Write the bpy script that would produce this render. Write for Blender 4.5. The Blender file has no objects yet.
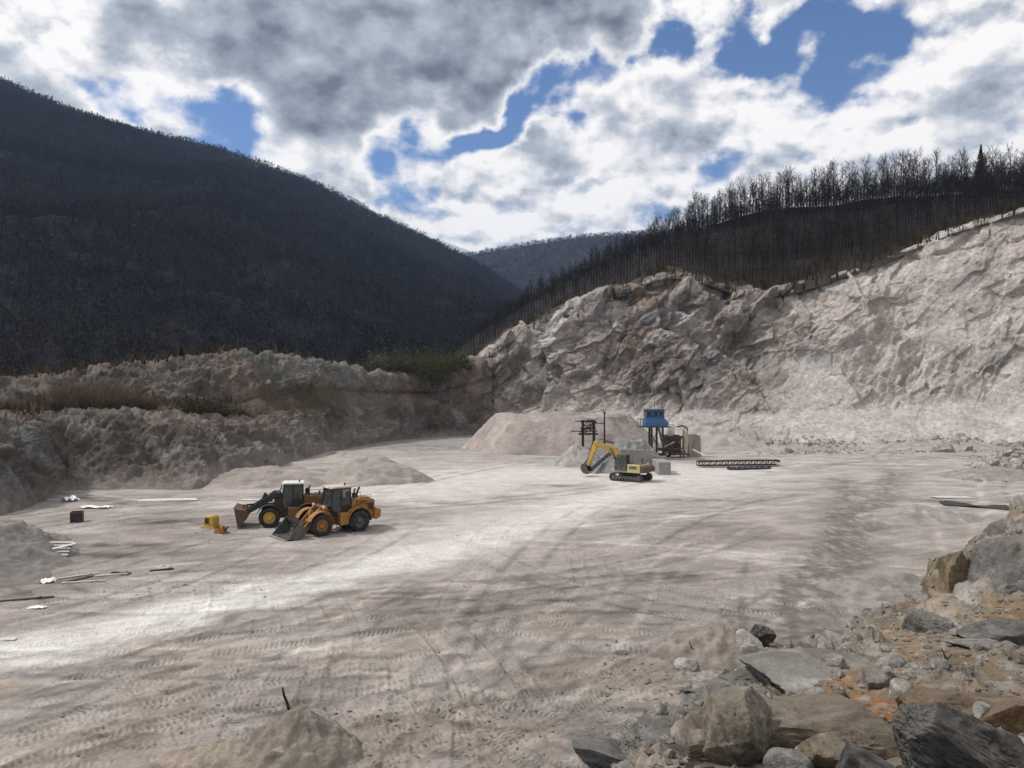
import bpy, bmesh, math, random
import numpy as np
from mathutils import Vector, Matrix

R = math.radians
rng = np.random.default_rng(11)
random.seed(11)
scene = bpy.context.scene
COL = scene.collection

# ------------------------------------------------------------------ survey of the place
# camera at the origin of the plan, 11 m above the quarry floor, looking level along +Y
FPX, CX, CY, EYE = 759.0, 512.0, 384.0, 11.0
def zp(py, Y): return EYE - (py - CY) / FPX * Y
def xp(px, Y): return (px - CX) / FPX * Y
def gp(px, py, z=0.0):
    Y = (EYE - z) * FPX / (py - CY)
    return xp(px, Y), Y

# ------------------------------------------------------------------ noise (numpy)
_perm = np.random.default_rng(5).permutation(256).astype(np.int32)
_perm = np.concatenate([_perm, _perm, _perm])
_g = np.random.default_rng(6).normal(size=(256, 3)); _g /= np.linalg.norm(_g, axis=1)[:, None]
_g = _g.astype(np.float32)
def perlin(P):
    P = np.asarray(P, np.float32)
    I = np.floor(P).astype(np.int32); f = P - I; I &= 255
    u = f * f * f * (f * (f * 6 - 15) + 10)
    out = 0
    for dx in (0, 1):
        wx = u[:, 0] if dx else 1 - u[:, 0]
        a = _perm[I[:, 0] + dx]
        for dy in (0, 1):
            wy = u[:, 1] if dy else 1 - u[:, 1]
            b = _perm[a + ((I[:, 1] + dy) & 255)]
            for dz in (0, 1):
                wz = u[:, 2] if dz else 1 - u[:, 2]
                g = _g[_perm[b + ((I[:, 2] + dz) & 255)]]
                d = g[:, 0] * (f[:, 0] - dx) + g[:, 1] * (f[:, 1] - dy) + g[:, 2] * (f[:, 2] - dz)
                out = out + wx * wy * wz * d
    return out * 1.5
def fbm(P, s, octs=4, gain=.5, off=0.0, ridged=False):
    P = np.asarray(P, np.float32) / s + off
    r = 0; a = 1.0; n = 0
    for k in range(octs):
        v = perlin(P + k * 17.3)
        if ridged: v = 1 - 2 * np.abs(v)
        r = r + a * v; n += a; a *= gain; P = P * 2.03
    return r / n
def worley(P, s, seed=0):
    """nearest jittered cell: returns (vector to cell centre, cell hash 0..255, F1, F2-F1)"""
    P = np.asarray(P, np.float32) / s + seed * 3.7
    I = np.floor(P).astype(np.int32); f = P - I
    best = np.full(len(P), 9e9, np.float32); sec = best.copy()
    bv = np.zeros_like(P); bh = np.zeros(len(P), np.int32)
    for dx in (-1, 0, 1):
        for dy in (-1, 0, 1):
            for dz in (-1, 0, 1):
                h = _perm[_perm[_perm[(I[:, 0] + dx) & 255] + ((I[:, 1] + dy) & 255)] + ((I[:, 2] + dz) & 255)]
                j = _g[h] * .45 + .5
                v = f - (j + np.array([dx, dy, dz], np.float32))
                d = (v * v).sum(1)
                m = d < best
                sec = np.where(m, best, np.minimum(sec, d))
                best = np.where(m, d, best); bv[m] = v[m]; bh = np.where(m, h, bh)
    return bv * s, bh, np.sqrt(best) * s, (np.sqrt(sec) - np.sqrt(best)) * s
def facets(P, s, tilt, step, seed=0):
    v, h, _, _ = worley(P, s, seed)
    g = _g[(h * 7 + 31 + seed) & 255]
    return (v * g).sum(1) * tilt + (_g[(h * 3 + 5) & 255][:, 0]) * step * s
def sstep(a, b, x):
    t = np.clip((x - a) / (b - a), 0, 1); return t * t * (3 - 2 * t)
def smooth1(A, sig, axis=0):
    k = int(3 * sig); 
    if k < 1: return A
    w = np.exp(-.5 * (np.arange(-k, k + 1) / sig) ** 2); w /= w.sum()
    pad = [(0, 0)] * A.ndim; pad[axis] = (k, k)
    Q = np.pad(A, pad, mode='reflect', reflect_type='odd')
    return np.apply_along_axis(lambda m: np.convolve(m, w, 'valid'), axis, Q)

# ------------------------------------------------------------------ mesh helpers
def mesh_np(name, V, F, mat, col=None, smooth=True, parent=None, loc=None):
    """V (n,3), F (m,k) -> one mesh object"""
    V = np.asarray(V, np.float32); F = np.asarray(F, np.int32)
    me = bpy.data.meshes.new(name)
    me.vertices.add(len(V)); me.vertices.foreach_set('co', V.ravel())
    m, k = F.shape
    me.loops.add(m * k); me.loops.foreach_set('vertex_index', F.ravel())
    me.polygons.add(m)
    me.polygons.foreach_set('loop_start', np.arange(0, m * k, k, dtype=np.int32))
    me.polygons.foreach_set('loop_total', np.full(m, k, np.int32))
    me.update(calc_edges=True)
    me.polygons.foreach_set('use_smooth', np.full(m, smooth))
    if col is not None:
        at = me.color_attributes.new('col', 'FLOAT_COLOR', 'POINT')
        C = np.ones((len(V), 4), np.float32); C[:, :col.shape[1]] = col
        at.data.foreach_set('color', C.ravel())
    me.materials.append(mat)
    me.validate()
    o = bpy.data.objects.new(name, me); COL.objects.link(o)
    if parent: o.parent = parent
    if loc is not None: o.location = loc
    return o
def grid_faces(nu, nv, wrap=False):
    i = np.arange(nu - (0 if wrap else 1)); j = np.arange(nv - 1)
    I, J = np.meshgrid(i, j, indexing='ij'); I2 = (I + 1) % nu
    return np.stack([I * nv + J, I2 * nv + J, I2 * nv + J + 1, I * nv + J + 1], -1).reshape(-1, 4)
def grid_normals(P):
    du = np.gradient(P, axis=0); dv = np.gradient(P, axis=1)
    n = np.cross(du, dv); return n / (np.linalg.norm(n, axis=2, keepdims=True) + 1e-9)

def tag(o, label=None, cat=None, group=None, kind=None):
    if label: o['label'] = label
    if cat: o['category'] = cat
    if group: o['group'] = group
    if kind: o['kind'] = kind
    return o
def thing(name, label, cat, loc=(0, 0, 0), rz=0.0, group=None, scale=1.0):
    o = bpy.data.objects.new(name, None); COL.objects.link(o)
    o.location = loc; o.rotation_euler = (0, 0, rz); o.scale = (scale,) * 3
    o.empty_display_size = .3
    return tag(o, label, cat, group)
def dup(o, parent=None):
    c = o.copy(); COL.objects.link(c)
    if parent is not None: c.parent = parent
    for ch in list(o.children): dup(ch, c)
    return c

class MB:
    """collects shapes and links them as ONE mesh object"""
    def __init__(s): s.v = []; s.f = []
    def add(s, vs, fs):
        n = len(s.v); s.v += [tuple(v) for v in vs]; s.f += [tuple(n + i for i in f) for f in fs]; return s
    def box(s, c, d, rot=None):
        x, y, z = (k / 2 for k in d)
        vs = [Vector(p) for p in ((-x, -y, -z), (x, -y, -z), (x, y, -z), (-x, y, -z), (-x, -y, z), (x, -y, z), (x, y, z), (-x, y, z))]
        if rot is not None: vs = [rot @ v for v in vs]
        c = Vector(c)
        return s.add([v + c for v in vs], [(0, 3, 2, 1), (4, 5, 6, 7), (0, 1, 5, 4), (1, 2, 6, 5), (2, 3, 7, 6), (3, 0, 4, 7)])
    def prism(s, poly, y0, y1, ax='xz'):
        n = len(poly)
        def P(p, w): return (p[0], w, p[1]) if ax == 'xz' else ((w, p[0], p[1]) if ax == 'yz' else (p[0], p[1], w))
        vs = [P(p, y0) for p in poly] + [P(p, y1) for p in poly]
        fs = [tuple(range(n)), tuple(range(2 * n - 1, n - 1, -1))] + [(i, i + n, (i + 1) % n + n, (i + 1) % n) for i in range(n)]
        return s.add(vs, fs)
    def bar(s, a, b, w, h):
        """rectangular bar from a to b"""
        a, b = Vector(a), Vector(b); d = b - a; q = d.to_track_quat('X', 'Z').to_matrix()
        return s.box((a + b) / 2, (d.length, w, h), q)
    def tube(s, pts, r, n=8, caps=True):
        pts = [Vector(p) for p in pts]; rs = r if isinstance(r, (list, tuple)) else [r] * len(pts)
        vs = []; 
        for i, p in enumerate(pts):
            d = (pts[min(i + 1, len(pts) - 1)] - pts[max(i - 1, 0)]); q = d.to_track_quat('Z', 'Y').to_matrix()
            for k in range(n):
                a = 2 * math.pi * k / n; vs.append(p + q @ Vector((math.cos(a) * rs[i], math.sin(a) * rs[i], 0)))
        fs = [(i * n + k, i * n + (k + 1) % n, (i + 1) * n + (k + 1) % n, (i + 1) * n + k) for i in range(len(pts) - 1) for k in range(n)]
        if caps: fs += [tuple(range(n - 1, -1, -1)), tuple((len(pts) - 1) * n + k for k in range(n))]
        return s.add(vs, fs)
    def lathe(s, prof, c, n=28, ax='y'):
        """prof [(radius, along axis)]"""
        vs = []; c = Vector(c); m = len(prof)
        for k in range(n):
            a = 2 * math.pi * k / n
            for r, t in prof:
                p = {'y': (r * math.cos(a), t, r * math.sin(a)), 'z': (r * math.cos(a), r * math.sin(a), t), 'x': (t, r * math.cos(a), r * math.sin(a))}[ax]
                vs.append(c + Vector(p))
        fs = [(k * m + i, ((k + 1) % n) * m + i, ((k + 1) % n) * m + i + 1, k * m + i + 1) for k in range(n) for i in range(m - 1)]
        return s.add(vs, fs)
    def build(s, name, mat, parent=None, bevel=0.0, smooth=False, loc=None):
        me = bpy.data.meshes.new(name); me.from_pydata(s.v, [], s.f); me.materials.append(mat)
        bm = bmesh.new(); bm.from_mesh(me); bmesh.ops.recalc_face_normals(bm, faces=bm.faces)
        if bevel:
            ed = [e for e in bm.edges if e.is_manifold and e.calc_face_angle(0) > .6]
            bmesh.ops.bevel(bm, geom=ed, offset=bevel, segments=1, affect='EDGES', clamp_overlap=True)
        bm.to_mesh(me); bm.free()
        if smooth:
            me.polygons.foreach_set('use_smooth', np.ones(len(me.polygons), bool)); me.set_sharp_from_angle(angle=R(40))
        o = bpy.data.objects.new(name, me); COL.objects.link(o)
        if parent: o.parent = parent
        if loc is not None: o.location = loc
        return o

# ------------------------------------------------------------------ material helpers
def nt(m):
    m.use_nodes = True; t = m.node_tree; return t, t.nodes, t.links, t.nodes['Principled BSDF']
def ramp(nodes, stops):
    r = nodes.new('ShaderNodeValToRGB'); e = r.color_ramp.elements
    while len(e) < len(stops): e.new(.5)
    for k, (p, c) in enumerate(stops): e[k].position = p; e[k].color = (*c, 1) if len(c) == 3 else c
    return r
def mixc(t, kind, fac, a, b):
    n = t.nodes.new('ShaderNodeMix'); n.data_type = 'RGBA'; n.blend_type = kind
    for sock, v in ((n.inputs['Factor'], fac), (n.inputs['A'], a), (n.inputs['B'], b)):
        if hasattr(v, 'links') or isinstance(v, bpy.types.NodeSocket): t.links.new(v, sock)
        elif isinstance(v, (int, float)): sock.default_value = v
        else: sock.default_value = (*v, 1)
    return n.outputs['Result']
def noise_tex(t, scale, detail=6, rough=.6, vec=None, dist=0.0):
    n = t.nodes.new('ShaderNodeTexNoise'); n.inputs['Scale'].default_value = scale; n.inputs['Detail'].default_value = detail
    n.inputs['Roughness'].default_value = rough; n.inputs['Distortion'].default_value = dist
    if vec is None:
        g = t.nodes.new('ShaderNodeNewGeometry'); vec = g.outputs['Position']
    t.links.new(vec, n.inputs['Vector']); return n
def ground_mat(name, scales, lo=.55, hi=1.45, bump=.5, bdist=.1, rough=.95, vein=None, dusty=0.0):
    """albedo = vertex colour of the ground/rock x fine mottling; bump from the same noises"""
    m = bpy.data.materials.new(name); t, N, L, b = nt(m)
    a = N.new('ShaderNodeAttribute'); a.attribute_name = 'col'
    c = a.outputs['Color']; hs = None
    for k, (s, w, r) in enumerate(scales):
        n = noise_tex(t, s, 8, r)
        rp = ramp(N, [(.3, (lo,) * 3), (.7, (hi,) * 3)]); L.new(n.outputs['Fac'], rp.inputs['Fac'])
        c = mixc(t, 'MULTIPLY', w, c, rp.outputs['Color'])
        if hs is None: hs = n.outputs['Fac']
        else:
            ad = N.new('ShaderNodeMath'); ad.operation = 'MULTIPLY_ADD'; L.new(n.outputs['Fac'], ad.inputs[0]); ad.inputs[1].default_value = .5 ** k
            L.new(hs, ad.inputs[2]); hs = ad.outputs[0]
    if vein:
        s, colr, w = vein
        n = noise_tex(t, s, 9, .62, dist=1.2)
        rp = ramp(N, [(.485, (0,) * 3), (.5, (1,) * 3), (.515, (0,) * 3)]); L.new(n.outputs['Fac'], rp.inputs['Fac'])
        mm = N.new('ShaderNodeMath'); mm.operation = 'MULTIPLY'; L.new(rp.outputs['Color'], mm.inputs[0]); mm.inputs[1].default_value = w
        c = mixc(t, 'MIX', mm.outputs[0], c, colr)
    if dusty:                                                # dust lies on whatever faces up
        g = N.new('ShaderNodeNewGeometry'); sp = N.new('ShaderNodeSeparateXYZ'); L.new(g.outputs['Normal'], sp.inputs[0]); nn = noise_tex(t, 3.5, 8, .7)
        ad = N.new('ShaderNodeMath'); ad.operation = 'MULTIPLY_ADD'; L.new(nn.outputs['Fac'], ad.inputs[0]); ad.inputs[1].default_value = 1.1; L.new(sp.outputs['Z'], ad.inputs[2])
        mr = N.new('ShaderNodeMapRange'); mr.interpolation_type = 'SMOOTHSTEP'; L.new(ad.outputs[0], mr.inputs['Value'])
        for k_, q_ in (('From Min', 1.05), ('From Max', 1.6), ('To Min', 0.), ('To Max', dusty)): mr.inputs[k_].default_value = q_
        c = mixc(t, 'MIX', mr.outputs[0], c, (.34, .30, .255))
    L.new(c, b.inputs['Base Color']); b.inputs['Roughness'].default_value = rough; b.inputs['Specular IOR Level'].default_value = .15
    bp = N.new('ShaderNodeBump'); bp.inputs['Strength'].default_value = bump; bp.inputs['Distance'].default_value = bdist
    L.new(hs, bp.inputs['Height']); L.new(bp.outputs['Normal'], b.inputs['Normal'])
    return m
def paint(name, c, dirt=(.3, .26, .22), amt=.5, rough=.5, metal=0.0, scale=3.0, spec=.4):
    """weathered paint or metal: base colour, dust and wear by noise in the object's own space"""
    m = bpy.data.materials.new(name); t, N, L, b = nt(m)
    tc = N.new('ShaderNodeTexCoord')
    n = noise_tex(t, scale, 8, .65, tc.outputs['Object']); rp = ramp(N, [(.42, (0,) * 3), (.68, (1,) * 3)]); L.new(n.outputs['Fac'], rp.inputs['Fac'])
    mm = N.new('ShaderNodeMath'); mm.operation = 'MULTIPLY'; mm.inputs[1].default_value = amt; L.new(rp.outputs['Color'], mm.inputs[0])
    c2 = mixc(t, 'MIX', mm.outputs[0], c, dirt)
    n2 = noise_tex(t, scale * 7, 4, .6, tc.outputs['Object']); r2 = ramp(N, [(.3, (.75,) * 3), (.7, (1.15,) * 3)]); L.new(n2.outputs['Fac'], r2.inputs['Fac'])
    c3 = mixc(t, 'MULTIPLY', .8, c2, r2.outputs['Color'])
    L.new(c3, b.inputs['Base Color']); b.inputs['Metallic'].default_value = metal; b.inputs['Specular IOR Level'].default_value = spec
    rr = N.new('ShaderNodeMapRange'); L.new(rp.outputs['Color'], rr.inputs['Value']); rr.inputs['To Min'].default_value = rough; rr.inputs['To Max'].default_value = min(1, rough + .35)
    L.new(rr.outputs[0], b.inputs['Roughness'])
    return m
def attr_mat(name, rough=.9):
    m = bpy.data.materials.new(name); t, N, L, b = nt(m)
    a = N.new('ShaderNodeAttribute'); a.attribute_name = 'col'
    L.new(a.outputs['Color'], b.inputs['Base Color']); b.inputs['Roughness'].default_value = rough; b.inputs['Specular IOR Level'].default_value = .1
    return m
def glass_mat(name):
    m = bpy.data.materials.new(name); t, N, L, b = nt(m)
    n = noise_tex(t, 3, 5, .6); rp = ramp(N, [(.3, (.015, .02, .022)), (.75, (.10, .11, .11))]); L.new(n.outputs['Fac'], rp.inputs['Fac'])
    L.new(rp.outputs['Color'], b.inputs['Base Color']); b.inputs['Roughness'].default_value = .1; b.inputs['Specular IOR Level'].default_value = .6; b.inputs['Alpha'].default_value = .62
    return m
M = {}
M['floor'] = ground_mat('quarry dust', [(.6, .45, .75), (5, .55, .75), (40, .35, .7)], bump=.6, bdist=.08)
M['cliff'] = ground_mat('quarried rock', [(.22, .6, .75), (1.3, .75, .8), (6, .4, .7)], lo=.4, hi=1.5, bump=1, bdist=.9)
M['bank'] = ground_mat('earth and rock bank', [(.3, .6, .75), (1.6, .75, .8), (8, .4, .7)], lo=.4, hi=1.45, bump=1, bdist=.6)
M['ledge'] = ground_mat('fractured ledge rock', [(1.6, .5, .7), (9, .55, .75), (45, .4, .7)], lo=.45, hi=1.5, bump=.9, bdist=.07)
M['boulder'] = ground_mat('boulder rock', [(2.0, .55, .75), (11, .7, .8), (50, .45, .75)], lo=.35, hi=1.55, bump=1, bdist=.09, dusty=.4)
M['heap'] = ground_mat('crushed stone', [(1.5, .3, .6), (14, .5, .7), (60, .4, .7)], bump=.7, bdist=.06)
M['turf'] = ground_mat('dead leaf turf', [(.15, .5, .7), (1.2, .6, .75)], lo=.5, hi=1.5, bump=.8, bdist=.5)
M['forest_floor'] = ground_mat('leaf litter slope', [(.01, .5, .7), (.08, .6, .75)], lo=.5, hi=1.5, bump=.6, bdist=2.)
M['wood_far'] = attr_mat('bare far trees')
M['bark'] = paint('grey bark', (.035, .029, .026), (.07, .06, .05), .5, .9, spec=.1)
M['twig'] = paint('dark twigs', (.028, .023, .022), (.05, .04, .035), .5, .9, spec=.1)
M['needle'] = paint('dark needles', (.012, .02, .012), (.02, .03, .015), .5, .8, spec=.1)
M['dry'] = attr_mat('dry shrub stems')
M['yellow'] = paint('worn machine yellow', (.38, .25, .07), (.26, .17, .10), .75, .5)
M['orange'] = paint('worn orange paint', (.38, .175, .035), (.11, .07, .045), .85, .5)
M['pale_yellow'] = paint('sun bleached yellow paint', (.52, .44, .22), (.4, .34, .25), .55, .5)
M['lemon'] = paint('yellow steel', (.55, .36, .05), (.3, .2, .1), .6, .5)
M['brown_orange'] = paint('oily brown orange paint', (.20, .095, .03), (.05, .04, .032), .8, .5)
M['black'] = paint('black steel', (.018, .018, .02), (.10, .09, .08), .4, .5)
M['grey_steel'] = paint('worn grey steel', (.075, .075, .08), (.24, .22, .2), .6, .4, .4)
M['bare_edge'] = paint('scoured steel edge', (.5, .49, .47), (.3, .28, .26), .4, .35, .6)
M['rust'] = paint('rusty steel', (.10, .055, .038), (.22, .17, .13), .5, .7, .2)
M['rubber'] = paint('dusty tyre rubber', (.022, .022, .022), (.15, .135, .12), .45, .85, spec=.2)
M['white'] = paint('white painted steel', (.72, .72, .7), (.45, .42, .38), .4, .5)
M['blue'] = paint('blue painted sheet steel', (.03, .14, .36), (.17, .2, .25), .6, .5)
M['concrete'] = paint('grey concrete', (.27, .26, .245), (.40, .38, .36), .6, .9, scale=1.2, spec=.15)
M['wood'] = paint('weathered timber', (.42, .33, .23), (.28, .24, .2), .6, .9, spec=.15)
M['pale_wood'] = paint('bleached boards', (.55, .5, .44), (.35, .3, .26), .5, .9, spec=.15)
M['sheet'] = paint('white plastic sheet', (.82, .82, .82), (.55, .53, .5), .3, .6)
M['dust'] = paint('plaster dust', (.62, .60, .575), (.40, .365, .335), .7, .95, spec=.1)
M['glass'] = glass_mat('dusty cab glass')
M['lamp'] = paint('lamp glass', (.6, .6, .58), (.4, .4, .38), .3, .2)
# ------------------------------------------------------------------ terrain: lofted banks and faces
def loft(rows, px, nt_, sig_u, sig_t=0.0, ts=None):
    """rows: lists of (px, Y, z); surveyed on bearings px. Returns grid (len(px), nt_, 3)"""
    ctrl = []
    for r in rows:
        a = np.array(r, float); Y = np.interp(px, a[:, 0], a[:, 1]); z = np.interp(px, a[:, 0], a[:, 2])
        ctrl.append(np.stack([smooth1(Y, sig_u), smooth1(z, sig_u)], -1))
    C = np.stack(ctrl, 1)                                   # (nu, nr, 2)
    t = np.linspace(0, 1, len(rows)) if ts is None else np.array(ts)
    tt = np.linspace(0, 1, nt_); G = np.empty((len(px), nt_, 2))
    k = np.clip(np.searchsorted(t, tt, 'right') - 1, 0, len(rows) - 2); w = ((tt - t[k]) / (t[k + 1] - t[k]))[None, :, None]
    G = C[:, k] * (1 - w) + C[:, k + 1] * w
    if sig_t: G = smooth1(G, sig_t, 1)
    P = np.empty((len(px), nt_, 3)); P[..., 1] = G[..., 0]; P[..., 2] = G[..., 1]
    P[..., 0] = (np.asarray(px)[:, None] - CX) / FPX * G[..., 0]
    return P
def Z(rows): return [(p, Y, zp(py, Y)) for p, py, Y in rows]
def saw(v):
    f = v % 1.0; return np.where(f < .78, f / .78, (1 - f) / .22) - .5
def blend(c, c2, w): return c * (1 - w[:, None]) + np.array(c2, np.float32)[None] * w[:, None]

# ---- right-hand quarry face
PXC = np.concatenate([np.arange(436, 1064, .9), np.arange(1064, 1330, 3.0)])
base = [(430, 166, -1), (470, 164, -1), (520, 160, -1), (640, 151, -1), (740, 148, -1), (800, 141, -1), (860, 139, -1), (920, 139, -1), (1000, 138, -1), (1060, 130, -1), (1330, 96, -1)]
crest_s = [(430, 382, 172), (455, 372, 174), (470, 364, 176), (500, 342, 178), (540, 320, 178), (580, 304, 177), (620, 293, 176), (645, 280, 176), (662, 270, 175), (700, 276, 175), (750, 295, 173),
           (790, 290, 172), (832, 276, 172), (870, 263, 172), (902, 251, 172), (940, 233, 171), (962, 226, 170), (1024, 208, 166), (1100, 188, 160), (1330, 150, 135)]
crest = Z(crest_s)
def mid(fy, fz):
    out = []
    for p in np.arange(430, 1331, 20):
        yb = np.interp(p, [a[0] for a in base], [a[1] for a in base]); yc = np.interp(p, [a[0] for a in crest], [a[1] for a in crest]); zc = np.interp(p, [a[0] for a in crest], [a[2] for a in crest])
        out.append((p, yb + (yc - yb) * fy, -1 + (zc + 1) * fz))
    return out
P = loft([base, mid(.40, .17), mid(.66, .52), mid(.80, .80), crest, [(p, Y + 6, z + 1.5) for p, Y, z in crest]], PXC, 330, 8, 3, [0, .2, .5, .78, .96, 1])
T = np.broadcast_to(np.linspace(0, 1, 330)[None], P.shape[:2]).ravel()
N3 = grid_normals(P).reshape(-1, 3); N3 *= np.sign((N3[:, 1] < 0) * 2 - 1)[:, None]
V = P.reshape(-1, 3).copy(); S = V.astype(np.float32)
warp = np.stack([fbm(S, 14, 3, off=3), fbm(S, 14, 3, off=9), fbm(S, 14, 3, off=21)], 1) * 4
SW = S + warp
Rot = np.array([[.80, .0, -.60], [0, 1, 0], [.60, 0, .80]], np.float32); SB = (S + .35 * warp) @ Rot * np.array([1, 1, 2.1], np.float32)   # tilted beds
scr = sstep(.34, .14, T + .16 * fbm(S, 24, 3, off=40)) * sstep(-.35, .1, fbm(S * [1, 1, .3], 30, 2, off=55) + .15)
fan = 1.15 * np.exp(-((S[:, 0] - 61 - (T - .2) * 8) / (6 + 20 * np.clip(.42 - T, 0, 1))) ** 2) * sstep(.58, .40, T)          # pale fan of spoil below the middle
fan = np.maximum(fan, np.exp(-((S[:, 0] - 92) / 9) ** 2) * sstep(.3, .5, T) * sstep(.92, .8, T) * .8)                  # paler patch high on the flank
scr = np.clip(np.maximum(scr, fan), 0, 1)
rough = (1 - .88 * scr) * sstep(0, .05, T)
edge = sstep(1.0, .9, T)
gull = fbm(S * [1, 1, .22], 9, 4, ridged=True, off=2)
wv = .9 * fbm(S, 17, 4, off=131); wv2 = .6 * fbm(S, 6, 4, off=137)
jm1, jm2, jm3 = sstep(-.15, .2, fbm(S, 19, 3, off=141)), sstep(-.1, .2, fbm(S, 15, 3, off=151)), sstep(-.1, .2, fbm(S, 9, 3, off=161))
d = 3.6 * fbm(S, 27, 3, off=1) + facets(SW, 15, .34, .03, 1) + 1.0 * facets(SB, 6, .34, .03, 2) + .6 * facets(SB, 2.3, .42, .05, 3) + .35 * facets(S, .95, .45, .08, 4)
d += 1.7 * jm1 * saw((S @ np.array([.62, .1, .78])) / 8.0 + wv) + 1.5 * jm2 * saw((S @ np.array([-.75, .1, .66])) / 6.2 + wv) + .7 * jm3 * saw((S @ np.array([.5, 0, .87])) / 2.3 + wv + wv2) + .5 * jm2 * saw((S @ np.array([-.9, .2, .35])) / 1.9 + wv2 + wv)
d += .6 * gull + .7 * fbm(SB * [1, 1, .6], 4.5, 7, .66, off=7) + .3 * fbm(SB, 1.4, 5, .68, off=17, ridged=True)
d *= .72 - .26 * sstep(42, 74, S[:, 0])
V += N3 * (d * rough * (.45 + .55 * edge))[:, None]
V += N3 * ((.6 * fbm(S, 7, 4, off=12) + .12 * fbm(S, .9, 2, off=3)) * scr)[:, None]
V[:, 2] += (.8 * fbm(S, 6, 3, off=31)) * sstep(.9, 1, T)
# albedo of the rock, with shadowed diagonal bands put into the colour
n1, n2, n3 = fbm(SW, 18, 4, off=61), fbm(S, 5, 4, off=71), fbm(SW * [1, 1, .45], 40, 3, off=81)
c = np.full((len(V), 3), 1, np.float32) * np.array([.445, .397, .362], np.float32)
c = blend(c, (.22, .19, .172), sstep(-.08, .25, n1 + .4 * n2))
c = blend(c, (.16, .14, .125), sstep(.12, .34, fbm(SB * [.5, 1, 1], 5, 6, .65, off=66)) * .8)
c = blend(c, (.30, .31, .31), sstep(.1, .35, fbm(SW, 11, 4, off=91)) * .8)
c = blend(c, (.60, .57, .54), sstep(.06, .3, fbm(SB * [.6, 1, .7], 8, 6, .62, off=101)) * .9)
c = blend(c, (.38, .27, .19), sstep(.20, .42, fbm(S, 15, 5, .6, off=111)) * .5)
c = c * (1 + .35 * saw((S @ np.array([.62, .1, .78])) / 8.0 + wv) * jm1)[:, None] * (1 + .5 * fbm(SB * [.5, 1, 1.4], 3.0, 6, .7, off=171))[:, None]
right = sstep(48, 78, S[:, 0] + 10 * n3)
c = blend(c, (.69, .625, .575), right * .85 * sstep(-.3, .3, fbm(SB * [.6, 1, 1], 7, 6, .65, off=108) + .5 * n3 + .12))
c = blend(c, (.66, .62, .585), scr * .9)
c = blend(c, (.10, .085, .06), sstep(.955, .985, T + .03 * n2))
quarry_face = mesh_np('quarry_face', V, grid_faces(len(PXC), 330), M['cliff'], c)
tag(quarry_face, kind='structure')

# ---- the left bank with its bench
PXB = np.concatenate([np.arange(-420, -20, 4.0), np.arange(-20, 492, .9)])
b0 = [(-420, 46, -1), (-150, 54, -1), (0, 62, -1), (30, 66, -1), (60, 76, -1), (130, 77, -1), (190, 77, -1), (230, 82, -1), (260, 90, -1), (290, 103, -1), (330, 122, -1), (380, 143, -1), (430, 157, -1), (480, 165, -1), (495, 166, -1)]
b1 = Z([(-420, 330, 58), (-150, 410, 66), (0, 427, 72), (30, 432, 76), (55, 428, 88), (90, 424, 92), (130, 424, 93), (190, 430, 95), (230, 432, 104), (260, 434, 111), (290, 428, 119), (330, 420, 132), (380, 415, 148), (430, 410, 161), (480, 400, 170), (495, 396, 171)])
b2 = Z([(-420, 330, 72), (-150, 405, 84), (0, 414, 96), (60, 412, 103), (130, 411, 106), (190, 412, 110), (230, 409, 117), (260, 404, 120), (290, 396, 126), (330, 392, 137), (380, 394, 151), (430, 394, 163), (480, 384, 172), (495, 380, 173)])
b3 = Z([(-420, 320, 84), (-150, 392, 96), (0, 390, 110), (40, 383, 113), (100, 377, 116), (150, 368, 119), (190, 363, 121), (240, 358, 126), (270, 361, 131), (310, 367, 138), (350, 374, 146), (390, 378, 154), (420, 385, 161), (445, 381, 166), (480, 366, 174), (495, 360, 175)])
P = loft([b0, b1, b2, b3, [(p, Y + 12, z - .6) for p, Y, z in b3], [(p, Y + 45, z - 9) for p, Y, z in b3]], PXB, 270, 6, 2.5, [0, .38, .52, .8, .88, 1])
T = np.broadcast_to(np.linspace(0, 1, 270)[None], P.shape[:2]).ravel()
N3 = grid_normals(P).reshape(-1, 3); N3 *= np.sign((N3[:, 2] > 0) * 2 - 1)[:, None]
V = P.reshape(-1, 3).copy(); S = V.astype(np.float32)
warp = np.stack([fbm(S, 9, 3, off=3), fbm(S, 9, 3, off=9), fbm(S, 9, 3, off=21)], 1) * 3
SW = S + warp
gul = fbm(S * [1, 1, .12], 4.2, 4, ridged=True, off=5)
toe = sstep(.03, .15, T + .08 * fbm(S, 9, 3, off=44))
amp = toe * (1 - .6 * sstep(.40, .46, T) * sstep(.58, .52, T)) * sstep(1, .84, T)
d = 1.6 * fbm(S, 12, 3) + 2.2 * gul + .3 * facets(S * [1, 1, .8], 2.4, .4, .06, 6) + .25 * facets(S, .9, .45, .1, 7) + .9 * fbm(S * [1, 1, .6], 2.6, 6, .68, off=6) + .4 * fbm(S, 1.0, 4, .65, ridged=True, off=46)
V += N3 * (d * amp * .9)[:, None]
V[:, 2] += .18 * fbm(S, 3, 4, off=90) * (1 - toe)
n1, n2 = fbm(SW, 12, 4, off=61), fbm(S, 4, 4, off=71)
c = np.full((len(V), 3), 1, np.float32) * np.array([.225, .192, .168], np.float32)
c = blend(c, (.125, .108, .094), sstep(-.1, .22, n1 + .5 * n2))
c = blend(c, (.175, .175, .165), sstep(.08, .3, fbm(SW, 10, 5, .6, off=91)) * .8)
c = blend(c, (.31, .285, .262), sstep(.1, .3, fbm(SW * [1, 1, .4], 6, 6, .62, off=101)) * .85)
c = blend(c, (.21, .215, .195), np.exp(-((S[:, 0] + 33) / 12) ** 2) * sstep(.5, .7, T) * .75)
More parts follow.
